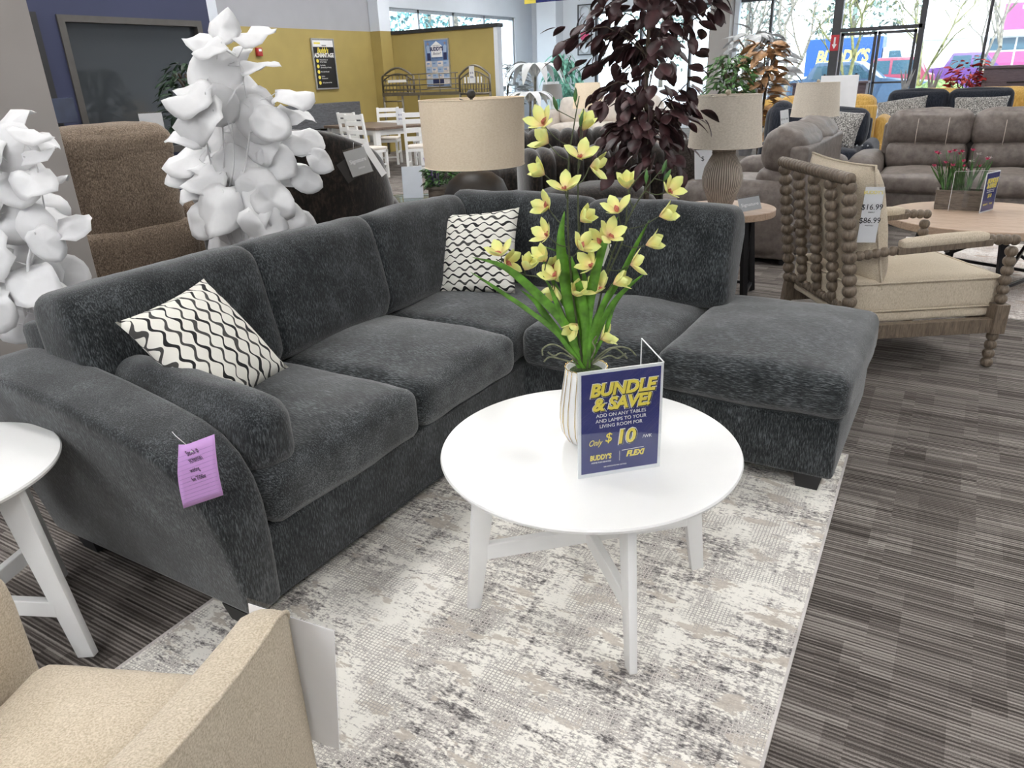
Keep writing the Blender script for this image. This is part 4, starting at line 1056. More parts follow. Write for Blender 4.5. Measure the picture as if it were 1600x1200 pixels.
T, F = price_card('grey and white hang tags on the dark plush recliner', at(536, 238, y=3.62), at(568, 229, y=3.78), .16, [('Signature', .0, .45, .035, 'print_white'), ('DESIGN', .05, .75, .014, 'print_white')], 'paper_grey', down=(.25, 0, -.8), tie=(-.10, .12, .03))
MB().box((-.17, -.15, -.008), (-.06, -.02, -.006), M=F @ Matrix.Rotation(.25, 4, 'Z')).obj('back_card', 'print_black', T, smooth=False)
MB().box((.07, -.24, -.004), (.12, -.01, -.002), M=F @ Matrix.Rotation(.28, 4, 'Z')).obj('side_card', 'paper', T, smooth=False)

# brown tweed recliner by the pillar
BR = thing('recliner', 'tall brown tweed recliner seen from behind beside the grey pillar', 'recliner', (-5.05, 3.22, 0), face(-1, .12))
part_c(BR, 'backrest', 'brown_tweed', (-.40, -.34, .30), (.40, .0, 1.23), .10, (.01, .03, .02), Matrix.Rotation(math.radians(-3), 3, 'X'), n=14, wr=.006)
m = MB(); m.cushion((0, -.150, 1.09), (.815, .35, .26), .10, (.005, .012, .02), n=12, wr=.004); m.obj('head_roll', 'brown_tweed', BR)
for s in (-1, 1): part_c(BR, 'arm', 'brown_tweed', (s * .47 - .11, -.85, .10), (s * .47 + .11, -.05, .67), .10, (.01, .01, .03), n=12)
part_c(BR, 'seat', 'brown_tweed', (-.36, -.85, .12), (.36, -.2, .5), .1, n=10)
part_c(BR, 'back_panel', 'brown_tweed', (-.44, -.12, .06), (.44, .04, .55), .06, (.0, .02, .0), n=10)
MB().box((-.36, -.7, .003), (.36, -.1, .09)).obj('base', 'plate_black', BR, smooth=False)

# ------------------------------------------------------------------ lamps
def lamp(label, pos, prof, bmat, shade, smat, fin, finmat, seg=64, neck=None):
    """prof: base (r,z); shade: (r_bottom, z0, r_top, z1)"""
    T = thing('table_lamp', label, 'lamp', pos)
    MB().lathe(prof, seg=seg).obj('lamp_base', bmat, T, smooth='auto')
    if neck: 
        for k in range(neck[2]):
            z = neck[0] + (neck[1] - neck[0]) * k / (neck[2] - 1)
            pr = min(prof, key=lambda p: abs(p[1] - z))[0]
            MB().tube([V((pr * math.cos(a * PI / 16), pr * math.sin(a * PI / 16), z)) for a in range(33)], .0065, 6, cap=False).obj('neck_ring', bmat, T)
    rb, z0, rt, z1 = shade
    m = MB(); m.lathe([(rb, z0), (rt, z1), (rt - .004, z1), (rb - .004, z0)], seg=72, cap=False)
    n_ = len(m.bm.verts); m.bm.verts.ensure_lookup_table(); s_ = 72
    for i in range(s_): m.bm.faces.new((m.bm.verts[3 * s_ + i], m.bm.verts[3 * s_ + (i + 1) % s_], m.bm.verts[(i + 1) % s_], m.bm.verts[i]))
    sh = m.obj('lamp_shade', smat, T, smooth='auto')
    for r, z in ((rb, z0), (rt, z1)):
        MB().tube([V((r * math.cos(a * PI / 36), r * math.sin(a * PI / 36), z)) for a in range(73)], .003, 6, cap=False).obj('trim', smat, sh)
    m = MB(); m.tube([(0, 0, prof[-1][1]), (0, 0, z1 - .02)], .006, 8); m.obj('stem', 'black_metal', T)
    for a in (0.3, 2.4, 4.5):
        m = MB(); m.tube([(0, 0, z1 - .025), (rt * .97 * math.cos(a), rt * .97 * math.sin(a), z1 - .006)], .003, 6); m.obj('spider', 'black_metal', sh)
    MB().sphere((0, 0, z1 + fin), fin * 1.05, 16, 10, (1, 1, .95)).obj('finial', finmat, T)
    MB().tube([(0, 0, z1 - .03), (0, 0, z1 + fin * .4)], .009, 8).obj('finial_stem', finmat, T)
    return T
def rd(p, c): return [(a, b_ - c) for a, b_ in p]
# dark ball lamp behind the sofa
LT = (-2.60, 3.93)
MBt = thing('end_table', 'round dark side table hidden behind the sofa under the drum lamp', 'table', (LT[0], LT[1], 0))
MB().lathe([(.30, .53), (.31, .54), (.31, .555), (.30, .56)], seg=48).obj('table_top', 'brown_top', MBt, smooth='auto'); MB().lathe([(.16, 0), (.16, .02), (.03, .05), (.03, .53)], seg=24).obj('pedestal', 'black_metal', MBt)
lamp('large tan drum-shade lamp with a dark round base behind the sofa corner', (LT[0], LT[1], .561), [(.09, 0), (.10, .01), (.10, .03), (.165, .10), (.195, .17), (.20, .23), (.17, .30), (.11, .345), (.05, .36)], 'lamp_dark', (.305, .395, .315, .775), 'shade_tan', .026, 'lamp_dark')
bp = [(.055, 0), (.075, .01), (.095, .06), (.125, .14), (.130, .19), (.118, .25), (.088, .31), (.072, .335), (.070, .345), (.070, .40), (.066, .405)]
lamp('linen shade lamp on ridged brown base on the wood end table behind the sofa', (-1.36, 4.98, .6015), bp, 'reeded_base', (.232, .383, .205, .69), 'shade_linen', .017, 'stone_ball', neck=(.345, .40, 5))
lamp('linen shade lamp on ridged brown base on the white tray table, farther back', (-1.42, 8.50, .6215), [(a, b_ * .95) for a, b_ in bp], 'reeded_base', (.235, .34, .205, .655), 'shade_linen', .017, 'stone_ball', neck=(.33, .38, 5))
# wood end table with black legs (under the ridged lamp)
def wood_table(label, c, D, H, t, nleg, lr, top='oak_top', brace=True, name='round_wood_table', a0=.6):
    T = thing(name, label, 'table', (c[0], c[1], 0))
    MB().lathe([(D / 2 - .004, H - t), (D / 2, H - t + .004), (D / 2, H - .004), (D / 2 - .004, H)], seg=80).obj('table_top', top, T, smooth='auto')
    for k in range(nleg):
        a = a0 + k * 2 * PI / nleg; d = V((math.cos(a), math.sin(a), 0))
        m = MB(); m.bar(d * lr + V((0, 0, .008)), d * (lr * .78) + V((0, 0, H - t)), .035, .035, d); m.obj('leg', 'black_metal', T, smooth=False)
        if brace:
            a2 = a0 + (k + 1) * 2 * PI / nleg; d2 = V((math.cos(a2), math.sin(a2), 0))
            m = MB(); m.bar(d * lr * .97 + V((0, 0, .06)), d2 * lr * .97 + V((0, 0, .06)), .02, .02); m.obj('rail', 'black_metal', T, smooth=False)
            m = MB(); m.bar(d * lr * .95 + V((0, 0, .08)), d2 * lr * .80 + V((0, 0, H - t)), .018, .018); m.obj('brace', 'black_metal', T, smooth=False)
    return T
wood_table('round light wood end table with black legs behind the sofa end', (-1.32, 4.95), .64, .60, .045, 4, .27, a0=.9)
wood_table('large round light wood coffee table with black braced legs at the right', (.16, 5.99), 1.22, .46, .05, 4, .46, a0=.35)
wt = thing('tray_table', 'white tray-top side table under the farther ridged lamp', 'table', (-1.45, 8.55, 0))
MB().lathe([(.27, .575), (.30, .58), (.305, .64), (.30, .64), (.295, .60), (.01, .60)], seg=48).obj('tray', 'white_paint', wt, smooth='auto')
for k in range(3):
    a = k * 2.094; MB().tube([(.24 * math.cos(a), .24 * math.sin(a), .004), (.20 * math.cos(a), .20 * math.sin(a), .58)], .012, 8).obj('leg', 'white_paint', wt)
T, F = price_card('grey hang tag with script lettering on the wood end table', (-1.20, 4.78, .685), (-1.09, 4.86, .700), .085, [('Signature', 0, .55, .030, 'print_white')], 'paper_grey', down=(.4, -.3, -.8))
tb = MB().box((-.05, -.004, 0), (.05, .004, .12)).obj('price_card', 'paper', smooth=False); tb.location = (-1.60, 8.42, .625); tag(tb, 'small white card standing on the tray table beside the lamp', 'price card')

# pale rug at the right
r2 = MB().box((-.35, 5.13, .0005), (2.2, 7.4, .008)).obj('area_rug', 'rug_pale', smooth=False); tag(r2, 'pale distressed rug under the large round wood table', 'rug')

# wooden planter with pink flowers and a sign on the round wood table
PL = thing('planter', 'wooden box planter with pink flowers on the round wood table', 'planter', (.0, 6.24, .4605), .05)
for lo, hi in (((-.15, -.09, 0), (.15, -.075, .13)), ((-.15, .075, 0), (.15, .09, .13)), ((-.15, -.075, 0), (-.135, .075, .13)), ((.135, -.075, 0), (.15, .075, .13))): MB().box(lo, hi).obj('side_board', 'box_wood', PL, smooth=False)
MB().box((-.135, -.075, .01), (.135, .075, .11)).obj('moss', 'moss', PL, smooth=False)
for lo, hi in (((-.158, -.097, .115), (.158, -.085, .135)),): MB().box(lo, hi).obj('trim', 'box_wood', PL, smooth=False)
random.seed(5)
for i in range(26):
    x, y = random.uniform(-.11, .11), random.uniform(-.05, .05); tx_, ty_ = x * 1.5 + random.uniform(-.05, .05), y * 1.5 + random.uniform(-.05, .05); h_ = random.uniform(.26, .39)
    m = MB(); m.tube(spline([(x, y, .10), (x * 1.1, y, .2), (tx_, ty_, h_)], 3), .0025, 5)
    m.leaf((x, y, .11), V((tx_ - x, ty_ - y, .2)) + V((random.uniform(-.05, .05), 0, 0)), (0, 1, 0), .22, .012, curl=.2)
    m.obj('stem', 'leaf_mid', PL)
    if i < 20:
        m = MB(); 
        for k in range(9):
            a = k * 2.4; m.leaf((tx_, ty_, h_), (math.cos(a), math.sin(a), .7 + .8 * (k % 3)), (0, 0, 1), .024, .016, curl=.3)
        m.obj('flower', 'pink_petal' if i % 5 else 'leaf_cream', PL)
SC_, SD_ = V((.135, 6.05, .4605)), V((.215, 6.23, .4605))
sign_holder('blue bundle and save sign on the round wood table beside the planter', SC_, SD_, .27, SC_ + V((-.19, .05, 0)), full=False)

# ------------------------------------------------------------------ spindle armchair
SP = thing('spindle_armchair', 'turned bobbin wood armchair with cream linen cushions', 'armchair', (-.256, 4.297, 0), math.radians(34))
def bead_line(p0, p1, r, pitch=None, M=None):
    p0, p1 = V(p0), V(p1); L_ = (p1 - p0).length; n_ = max(2, round(L_ / (pitch or r * 1.55))); h_ = L_ / n_; prof = [(r * .45, 0)]
    for i in range(n_):
        for t in (.12, .3, .5, .7, .88): prof.append((r * (.52 + .48 * math.sin(PI * t) ** .6), h_ * (i + t)))
        prof.append((r * .5, h_ * (i + 1)))
    q = (p1 - p0).normalized().to_track_quat('Z', 'Y').to_matrix().to_4x4()
    m = MB(); m.lathe(prof, seg=16, M=Matrix.Translation(p0) @ q); return m
WD = 'driftwood'
for s in (-1, 1):
    y = s * .36
    bead_line((.375, y, .004), (.375, y, .19), .029).obj('front_leg', WD, SP)
    m = MB(); m.box((.375 - .035, y - .035, .185), (.375 + .035, y + .035, .335), .004); m.obj('leg_block', WD, SP, smooth=False)
    bead_line((.375, y, .335), (.375, y, .615), .029).obj('front_post', WD, SP)
    m = MB(); m.bar((-.40, y, .004), (-.375, y, .30), .045, .05, (0, 1, 0)); m.obj('rear_leg', WD, SP, smooth=False)
    bead_line((-.375, y, .30), (-.47, y, .955), .035, .053).obj('back_post', WD, SP)
    bead_line((-.43, y, .60), (-.19, y, .625), .024).obj('arm_bobbin', WD, SP)
    bead_line((.24, y, .655), (.40, y, .645), .026).obj('arm_front', WD, SP)
    m = MB(); m.bar((-.20, y, .622), (.26, y, .645), .055, .032, bev=.004); m.obj('arm_rail', WD, SP, smooth=False)
    m = MB(); m.cushion((.03, y, .662), (.42, .062, .045), .018, (0, 0, .008), Matrix.Rotation(-.05, 3, 'Y'), n=8, wr=0); ap = m.obj('arm_pad', 'linen_cream', SP)
    m = MB(); m.box((-.38, y - .022, .19), (.345, y + .022, .262), .003); m.obj('side_rail', WD, SP, smooth=False)
m = MB(); m.box((.355, -.33, .20), (.395, .33, .30), .003); m.obj('front_rail', WD, SP, smooth=False)
bead_line((-.375, -.345, .335), (-.375, .345, .335), .024).obj('bottom_rail', WD, SP)
def rope():
    m = MB(); n_ = 30; 
    prof = []
    p0, p1 = V((-.475, -.385, .965)), V((-.475, .385, .965)); N_ = 120; S_ = 14; rows = []
    for i in range(N_ + 1):
        t = i / N_; c_ = p0.lerp(p1, t); row = []
        for j in range(S_):
            a = 2 * PI * j / S_; r = .030 * (.80 + .20 * abs(math.sin(a * .5 + t * PI * 22)) ** .7)
            row.append(m.bm.verts.new(c_ + V((math.cos(a) * r, 0, math.sin(a) * r))))
        rows.append(row)
    for i in range(N_):
        for j in range(S_): m.bm.faces.new((rows[i][j], rows[i][(j + 1) % S_], rows[i + 1][(j + 1) % S_], rows[i + 1][j]))
    m.bm.faces.new(rows[0]); m.bm.faces.new(rows[-1][::-1]); return m
rope().obj('top_rail', WD, SP)
for k in range(1, 4):
    y = -.36 + k * .18; bead_line((-.378, y, .34), (-.470, y, .945), .031, .052).obj('spindle', WD, SP)
m = MB(); m.cushion((.005, 0, .385), (.76, .66, .165), .035, (.0, .0, .03), n=16, wr=.004); sc_ = m.obj('seat_cushion', 'linen_cream', SP)
for z in (.318, .458):
    m = MB(); w_, d_ = .335, .383; r_ = .03
    loop = [(-d_ + r_, -w_), (d_ - r_, -w_), (d_, -w_ + r_), (d_, w_ - r_), (d_ - r_, w_), (-d_ + r_, w_), (-d_, w_ - r_), (-d_, -w_ + r_)]
    m.tube([V((x + .005, y, z)) for x, y in loop + loop[:1]], .005, 6, cap=False); m.obj('piping', 'linen_cream', sc_)
m = MB(); m.cushion((-.005, 0, .285), (.72, .66, .055), .02, (0, 0, .01), n=10, wr=.002); m.obj('deck_cushion', 'linen_cream', SP)
bc = MB().pillow(.66, .60, .26, wr=.012, seed=9, pinch=.05).obj('back_cushion', 'linen_cream', SP)
bc.matrix_local = Matrix.Translation((-.275, .0, .72)) @ Matrix.Rotation(math.radians(-12), 4, 'Y') @ Matrix.Rotation(PI / 2, 4, 'Y') @ Matrix.Rotation(PI / 2, 4, 'Z')
m = MB(); q = []
for k in range(41):
    a = k / 40 * 4; e = int(a) % 4; t = (a - int(a)) * 2 - 1
    px, py = [(t, -1), (1, t), (-t, 1), (-1, -t)][e]
    q.append(V((px * (1 - .05 * (1 - py * py) * abs(px)) * .33, py * (1 - .05 * (1 - px * px) * abs(py)) * .30, 0)))
m.tube(q, .006, 6, cap=False); m.obj('piping', 'linen_cream', bc)
price_card('long white price card hanging on the spindle armchair', at(1353, 292, y=3.80), at(1383, 292, y=3.84), .255, [('$16.99', .0, .36, .036, 'print_black'), ('WEEKLY', .0, .45, .008, 'print_black'), ('$86.99', .0, .60, .036, 'print_black'), ('MONTHLY', .0, .69, .008, 'print_black'), ("BUDDY'S", -.05, .10, .022, 'print_yellow')], down=(-.12, -.08, -1))
# ------------------------------------------------------------------ trees and plants made of many leaves
def leafy(T, name, mat, pts, L_, W_, seed, droop=.6, out=None, thick=.0006, curl=.3, nseg=4, fold=.15, shape=1.0):
    rnd = random.Random(seed); m = MB()
    for p in pts:
        p = V(p); o = V((p.x, p.y, 0)) if out is None else p - V(out)
        d = (o.normalized() if o.length > 1e-3 else V((1, 0, 0))) + V((rnd.uniform(-.8, .8), rnd.uniform(-.8, .8), rnd.uniform(-droop, .5 - droop * .5)))
        k = rnd.uniform(.7, 1.2)
        m.leaf(p, d, V((rnd.uniform(-.6, .6), rnd.uniform(-.6, .6), 1)), L_ * k, W_ * k, curl=curl * rnd.uniform(.2, 1.6), n=nseg, fold=fold, shape=shape)
    o = m.obj(name, mat, T)
    if thick: thin_solid(o, thick)
    return o
# burgundy tree behind the sofa
random.seed(11)
TR = thing('burgundy_tree', 'tall artificial tree with burgundy leaves standing behind the orchid and sofa', 'artificial tree', (-1.60, 4.22, 0))
MB().lathe([(.10, 0), (.14, .01), (.16, .26), (.15, .27), (.13, .25), (.01, .24)], seg=24).obj('pot', 'pot_grey', TR, smooth='auto')
trunk = spline([(0, 0, .24), (.0, 0, .6), (.01, .0, .95), (-.02, .01, 1.4), (.0, 0, 1.9), (.02, 0, 2.3)], 5)
MB().tube(trunk, [.021 - .015 * i / len(trunk) for i in range(len(trunk))], 10).obj('trunk', 'bark', TR)
lp = []
for i in range(46):
    z0 = random.uniform(1.0, 2.15); a = random.uniform(0, 2 * PI); r = random.uniform(.25, .50) * (1 if z0 > 1.42 else .72) * (1 if z0 < 1.9 else .75)
    e = V((math.cos(a) * r, math.sin(a) * r, z0 + random.uniform(-.08, .30)))
    sp = spline([V((0, 0, z0)), V((math.cos(a) * r * .5, math.sin(a) * r * .5, z0 + .16)), e], 4)
    if i < 30: MB().tube(sp, [.005 - .003 * j / len(sp) for j in range(len(sp))], 5).obj('branch', 'bark', TR)
    for j in range(15):
        q = sp[random.randint(2, len(sp) - 1)] + V((random.uniform(-.07, .07), random.uniform(-.07, .07), random.uniform(-.10, .07))); lp.append(q)
rnd = random.Random(2); lp += [V((rnd.uniform(-.2, .17), rnd.uniform(-.15, .15), rnd.uniform(.90, 1.2))) for _ in range(60)]
leafy(TR, 'foliage', 'leaf_burgundy', lp, .105, .066, 3, droop=1.2, curl=.25, nseg=5)

def bushy(name, label, pos, h0, h1, R_, n, L_, W_, mat, seed, trunk=True, pot='pot_grey', pr=.14, ph=.25, droop=.6, curl=.3, prof=None, cat='artificial plant', stems=5, **kw):
    T = thing(name, label, cat, pos); rnd = random.Random(seed)
    if pot: MB().lathe([(pr * .75, 0), (pr, ph), (pr * .9, ph), (pr * .8, ph - .03), (.01, ph - .03)], seg=24).obj('pot', pot, T, smooth='auto')
    pts = []
    for i in range(n):
        t = rnd.random(); z = h0 + (h1 - h0) * t; k = prof(t) if prof else math.sin(PI * (.12 + .8 * t)) ** .6
        a = rnd.uniform(0, 2 * PI); r = R_ * k * rnd.random() ** .5; pts.append(V((r * math.cos(a), r * math.sin(a), z)))
    leafy(T, 'foliage', mat, pts, L_, W_, seed, droop=droop, curl=curl, **kw)
    for i in range(stems):
        a = rnd.uniform(0, 6.28); r = R_ * .5
        MB().tube(spline([(0, 0, ph - .03 if pot else 0), (r * .3 * math.cos(a), r * .3 * math.sin(a), (h0 + h1) / 2), (r * math.cos(a), r * math.sin(a), h1 - .1)], 4), .012 if trunk else .005, 5).obj('stem', 'bark', T)
    return T
bushy('green_bush', 'dark green artificial bush in front of the office window', (-6.3, 4.85, 0), 1.0, 1.68, .30, 420, .11, .035, 'leaf_dark', 21)
bushy('silver_plant', 'silver-leaved artificial plant at the front windows, right of the burgundy tree', (-3.42, 13.9, 0), 1.01, 2.0, .56, 110, .33, .165, 'leaf_silver', 22, droop=.3)
bushy('green_ficus', 'green artificial ficus in front of the silver-leaved plant', (-3.05, 11.2, 0), .95, 1.62, .34, 330, .14, .05, 'leaf_mid', 23)
bushy('magnolia_plant', 'artificial plant with copper-brown leaves left of the yellow sofa', (-2.66, 11.5, 0), .46, 1.75, .30, 150, .24, .12, 'leaf_copper', 24, droop=.1, curl=.5, prof=lambda t: 1 - .35 * t)
bushy('grey_plant', 'grey-leaved artificial plant by the far left windows', (-10.2, 17.0, 0), .75, 1.75, .55, 130, .32, .13, 'leaf_silver', 25, droop=.2)
bushy('teal_plant', 'glossy green artificial plant near the far white corner', (-9.75, 19.3, 0), .95, 2.0, .42, 90, .40, .12, 'leaf_teal', 26, droop=1.0, curl=.8)
# white palm with drooping fronds
PM = thing('white_palm', 'white artificial palm with drooping fronds in the far corner', 'artificial plant', (-9.0, 16.3, 0))
MB().tube([(0, 0, 0), (.0, 0, .8), (.03, 0, 1.45)], [.05, .035, .03], 8).obj('trunk', 'bark_pale', PM)
for k in range(9):
    a = k * 2 * PI / 9; m = MB(); strap(m, [(0.02, 0, 1.42), (.28 * math.cos(a), .28 * math.sin(a), 1.72), (.60 * math.cos(a), .60 * math.sin(a), 1.60), (.78 * math.cos(a), .78 * math.sin(a), 1.25)], .22, (-math.sin(a), math.cos(a), 0)); m.obj('frond', 'leaf_white', PM)
P2 = PM; P3 = copy_tree(PM); P3.location = (-8.35, 14.9, 0); P3['label'] = 'lower white artificial palm in front of the taller one'
P3.scale = (.8, .8, .66)

# ------------------------------------------------------------------ office side: shelf, cards, screen
sh = thing('side_table', 'pale narrow table beside the dark office window', 'table', (-6.35, 4.45, 0))
MB().box((-.2, -.35, .70), (.2, .35, .73)).obj('table_top', 'leaf_cream', sh, smooth=False)
for x in (-.18, .18):
    for y in (-.33, .33): MB().box((x - .02, y - .02, 0), (x + .02, y + .02, .70)).obj('leg', 'black_metal', sh, smooth=False)
price_card('white price sheet in a clear holder beside the tweed recliner', (-6.22, 4.19, 1.27), (-6.15, 4.37, 1.27), .53, [('86', 0, .35, .05, 'print_black')])
mo = thing('monitor', 'small dark screen standing before the navy wall', 'monitor', (-6.75, 3.80, 0)); MB().box((-.02, -.16, 1.22), (.02, .16, 1.42), .005).obj('screen', 'tablet_screen', mo, smooth=False); MB().box((-.012, -.02, .0), (.012, .02, 1.24)).obj('stand', 'black_metal', mo, smooth=False)

# ------------------------------------------------------------------ left wall: posters, alarm, sideboard
def framed(label, c, w, h, normal, mat, fmat='frame_silver', name='wall_poster'):
    T = thing(name, label, 'poster', c); Z = V((0, 0, 1)); N = V(normal); X = Z.cross(N); F = Matrix((X, Z, N)).transposed().to_4x4()
    MB().box((-w / 2, -h / 2, .002), (w / 2, h / 2, .02), M=F).obj('sheet', mat, T, smooth=False)
    for lo, hi in (((-w / 2 - .012, -h / 2 - .012, .001), (-w / 2 + .012, h / 2 + .012, .03)), ((w / 2 - .012, -h / 2 - .012, .001), (w / 2 + .012, h / 2 + .012, .03)), ((-w / 2, h / 2 - .012, .001), (w / 2, h / 2 + .012, .03)), ((-w / 2, -h / 2 - .012, .001), (w / 2, -h / 2 + .012, .03))):
        MB().box(lo, hi, M=F).obj('frame', fmat, T, smooth=False)
    return T, F
T, F = framed('tall black poster with yellow round icons on the yellow left wall', (XL + .01, 11.86, 1.81), .60, .90, (1, 0, 0), 'print_black')
MB().box((-.28, .31, .021), (.28, .43, .024), M=F).obj('header', 'paper', T, smooth=False)
MB().box((-.25, .36, .025), (-.08, .39, .026), M=F).obj('header_mark', 'print_yellow', T, smooth=False); MB().box((-.04, .325, .025), (.08, .345, .026), M=F).obj('header_mark', 'print_grey', T, smooth=False)
def px_(F, s, x, y, size, mat, T, z=.024, **k): return write(s, size, F @ Matrix.Translation((x, y, z)), mat, T, **k)
px_(F, "Buddy's", -.03, .245, .13, 'print_yellow', T, off=.004, shear=.3, xs=.75); px_(F, 'ADVANTAGE', .0, .155, .105, 'print_white', T, off=.005, xs=.86)
for i, (a_, b_) in enumerate((('Protected Peace of', 'Of Your Needs'), ('Pay Weekly,', 'Semi-monthly or Monthly'), ('No Credit Needed', None), ('Lifetime', 'Reinstatement'), ('120 Day Same as Cash', None))):
    y = .06 - i * .10
    MB().lathe([(.034, 0), (.034, .003)], seg=24, M=F @ Matrix.Translation((-.20, y, .022))).obj('icon', 'print_yellow', T, smooth=False)
    px_(F, a_, -.14, y + (.018 if b_ else 0), .034, 'print_white', T, align='LEFT', xs=.85)
    if b_: px_(F, b_, -.14, y - .022, .034, 'print_white', T, align='LEFT', xs=.85)
T, F = framed('blue poster with a house logo on the yellow partition behind the bunk bed', (-9.865, 13.725, 1.76), .60, .90, (0, -1, 0), 'print_sky')
MB().prism([(-.14, .12), (.14, .12), (.14, .33), (0, .42), (-.14, .33)], .004, M=F @ Matrix.Translation((0, 0, .021))).obj('house_logo', 'print_white', T, smooth=False)
px_(F, "BUDDY'S", .0, .27, .10, 'print_navy', T, z=.027, off=.005, xs=.85); px_(F, 'Better!', .0, .185, .07, 'print_navy', T, z=.027, shear=.4); px_(F, 'EVERYTHING IS', .0, .335, .026, 'print_navy', T, z=.027); px_(F, 'WE MAKE IT EASY', .0, .10, .035, 'print_navy', T, z=.027)
for s in (-1, 1):
    m = MB(); m.prism([(s * .17, .20), (s * .24, .20), (s * .26, .32), (s * .22, .35), (s * .17, .32)], .003, M=F @ Matrix.Translation((0, 0, .021))); m.obj('figure_print', 'print_pale', T, smooth=False)
    m = MB(); m.prism([(s * .16, .06), (s * .25, .06), (s * .25, .20), (s * .17, .20)], .003, M=F @ Matrix.Translation((0, 0, .021))); m.obj('figure_print', 'print_navy', T, smooth=False)
    m = MB(); m.lathe([(.026, 0), (.026, .003)], seg=16, M=F @ Matrix.Translation((s * .215, .375, .0215))); m.obj('figure_print', 'skin_print', T, smooth=False)
for r in range(4):
    for c in range(4):
        if r == 3 and c in (1, 2): continue
        x0, y1_ = -.288 + c * .144, .045 - r * .115
        MB().box((x0, y1_ - .113, .021), (x0 + .142, y1_, .024), M=F).obj('panel', 'leaf_cream' if (r + c) % 2 == 0 else 'print_pale', T, smooth=False)
        if r < 3: MB().box((x0 + .02, y1_ - .06, .0245), (x0 + .09, y1_ - .035, .0255), M=F).obj('print_line', 'print_sky', T, smooth=False)
MB().box((-.14, -.43, .0245), (.14, -.30, .0256), M=F).obj('photo_print', 'print_navy', T, smooth=False)
al = thing('fire_alarm', 'small red fire alarm on the yellow wall', 'fire alarm', (XL, 10.22, 2.03)); MB().box((.002, -.06, -.08), (.06, .06, .06), .008).obj('housing', 'alarm_red', al); MB().box((.061, -.03, .0), (.07, .03, .04)).obj('strobe', 'paper', al, smooth=False)
sb = thing('sideboard', 'long weathered grey sideboard against the yellow wall', 'sideboard', (-10.75, 10.6, 0))
MB().box((-.35, -2.0, .66), (.05, 1.52, 1.10), .008).obj('upper_board', 'grey_board', sb, smooth=False); MB().box((-.35, -2.0, .0), (.0, 1.55, .62), .006).obj('body', 'grey_board', sb, smooth=False)
for y in (-.6, .35): MB().box((.0, y, .05), (.012, y + .85, .58), .003).obj('door', 'grey_board', sb, smooth=False)
for y in (.30, 1.30): MB().box((-.1, y, .60), (.02, y + .05, .68)).obj('post', 'plate_black', sb, smooth=False)

# ------------------------------------------------------------------ metal bunk bed
BB = thing('bunk_bed', 'pewter metal bunk bed with arched ends before the yellow partition', 'bed', (-9.45, 12.9, 0))
def arch(x0, x1, y, z0, zt, arc, nb, name, posts=0):
    P = thing  # noqa
    T = MB(); pts = [(x0, y, z0)] + [V((x0 + (x1 - x0) * t / 12, y, zt + arc * math.sin(PI * t / 12))) for t in range(13)] + [(x1, y, z0)]
    T.tube(pts, .022, 8); o = T.obj(name, 'pewter', BB)
    m = MB(); m.tube([V((x0 + (x1 - x0) * t / 12, y, zt - .08 + arc * .85 * math.sin(PI * t / 12))) for t in range(13)], .014, 6); m.obj('arch_rail', 'pewter', o)
    for z in (z0 + .08, z0 + .17): MB().tube([(x0, y, z), (x1, y, z)], .008, 6).obj('cross_bar', 'pewter', o)
    for k in range(1, nb):
        x = x0 + (x1 - x0) * k / nb; MB().tube([(x, y, z0), (x, y, zt - .08 + arc * .85 * math.sin(PI * k / nb))], .009, 6).obj('spindle', 'pewter', o)
    MB().tube([(x0, y, z0), (x1, y, z0)], .022, 8).obj('bottom_rail', 'pewter', o)
    return o
arch(-1.27, -.46, .0, 1.21, 1.53, .16, 9, 'end_frame')
arch(.66, 1.36, .0, 1.17, 1.50, .17, 11, 'end_frame')
for z in (1.56, 1.46, 1.36, 1.27): MB().tube([(-1.25, -.02, z), (.64, -.02, z)], .012, 6).obj('guard_rail', 'pewter', BB)
MB().box((-1.28, -.03, 1.16), (.66, .01, 1.22)).obj('side_rail', 'pewter', BB, smooth=False)
for x in (-.60, -.30, .20, .58): MB().tube([(x, -.02, 1.2), (x, -.02, 1.56)], .010, 6).obj('guard_post', 'pewter', BB)
for x in (-1.27, -.78, -.36, .66, 1.36): MB().tube([(x, 0, 0), (x, 0, 1.2)], .024, 8).obj('post', 'pewter', BB)
MB().tube([(-1.27, 0, 1.06), (-.78, 0, 1.06)], .014, 6).obj('ladder_rung', 'pewter', BB)
MB().box((-1.1, -.035, 1.42), (-.62, -.025, 1.47)).obj('label_strip', 'paper', BB, smooth=False)
for k in range(6): MB().box((.80 + k * .075, -.035, 1.36), (.83 + k * .075, -.025, 1.47)).obj('label_strip', 'paper', BB, smooth=False)
price_card('white price tag hanging on the bunk bed end', (-8.50, 12.82, 1.66), (-8.38, 12.82, 1.66), .30, [('$16', 0, .4, .05, 'print_blue'), ('$86', 0, .65, .05, 'print_blue')])

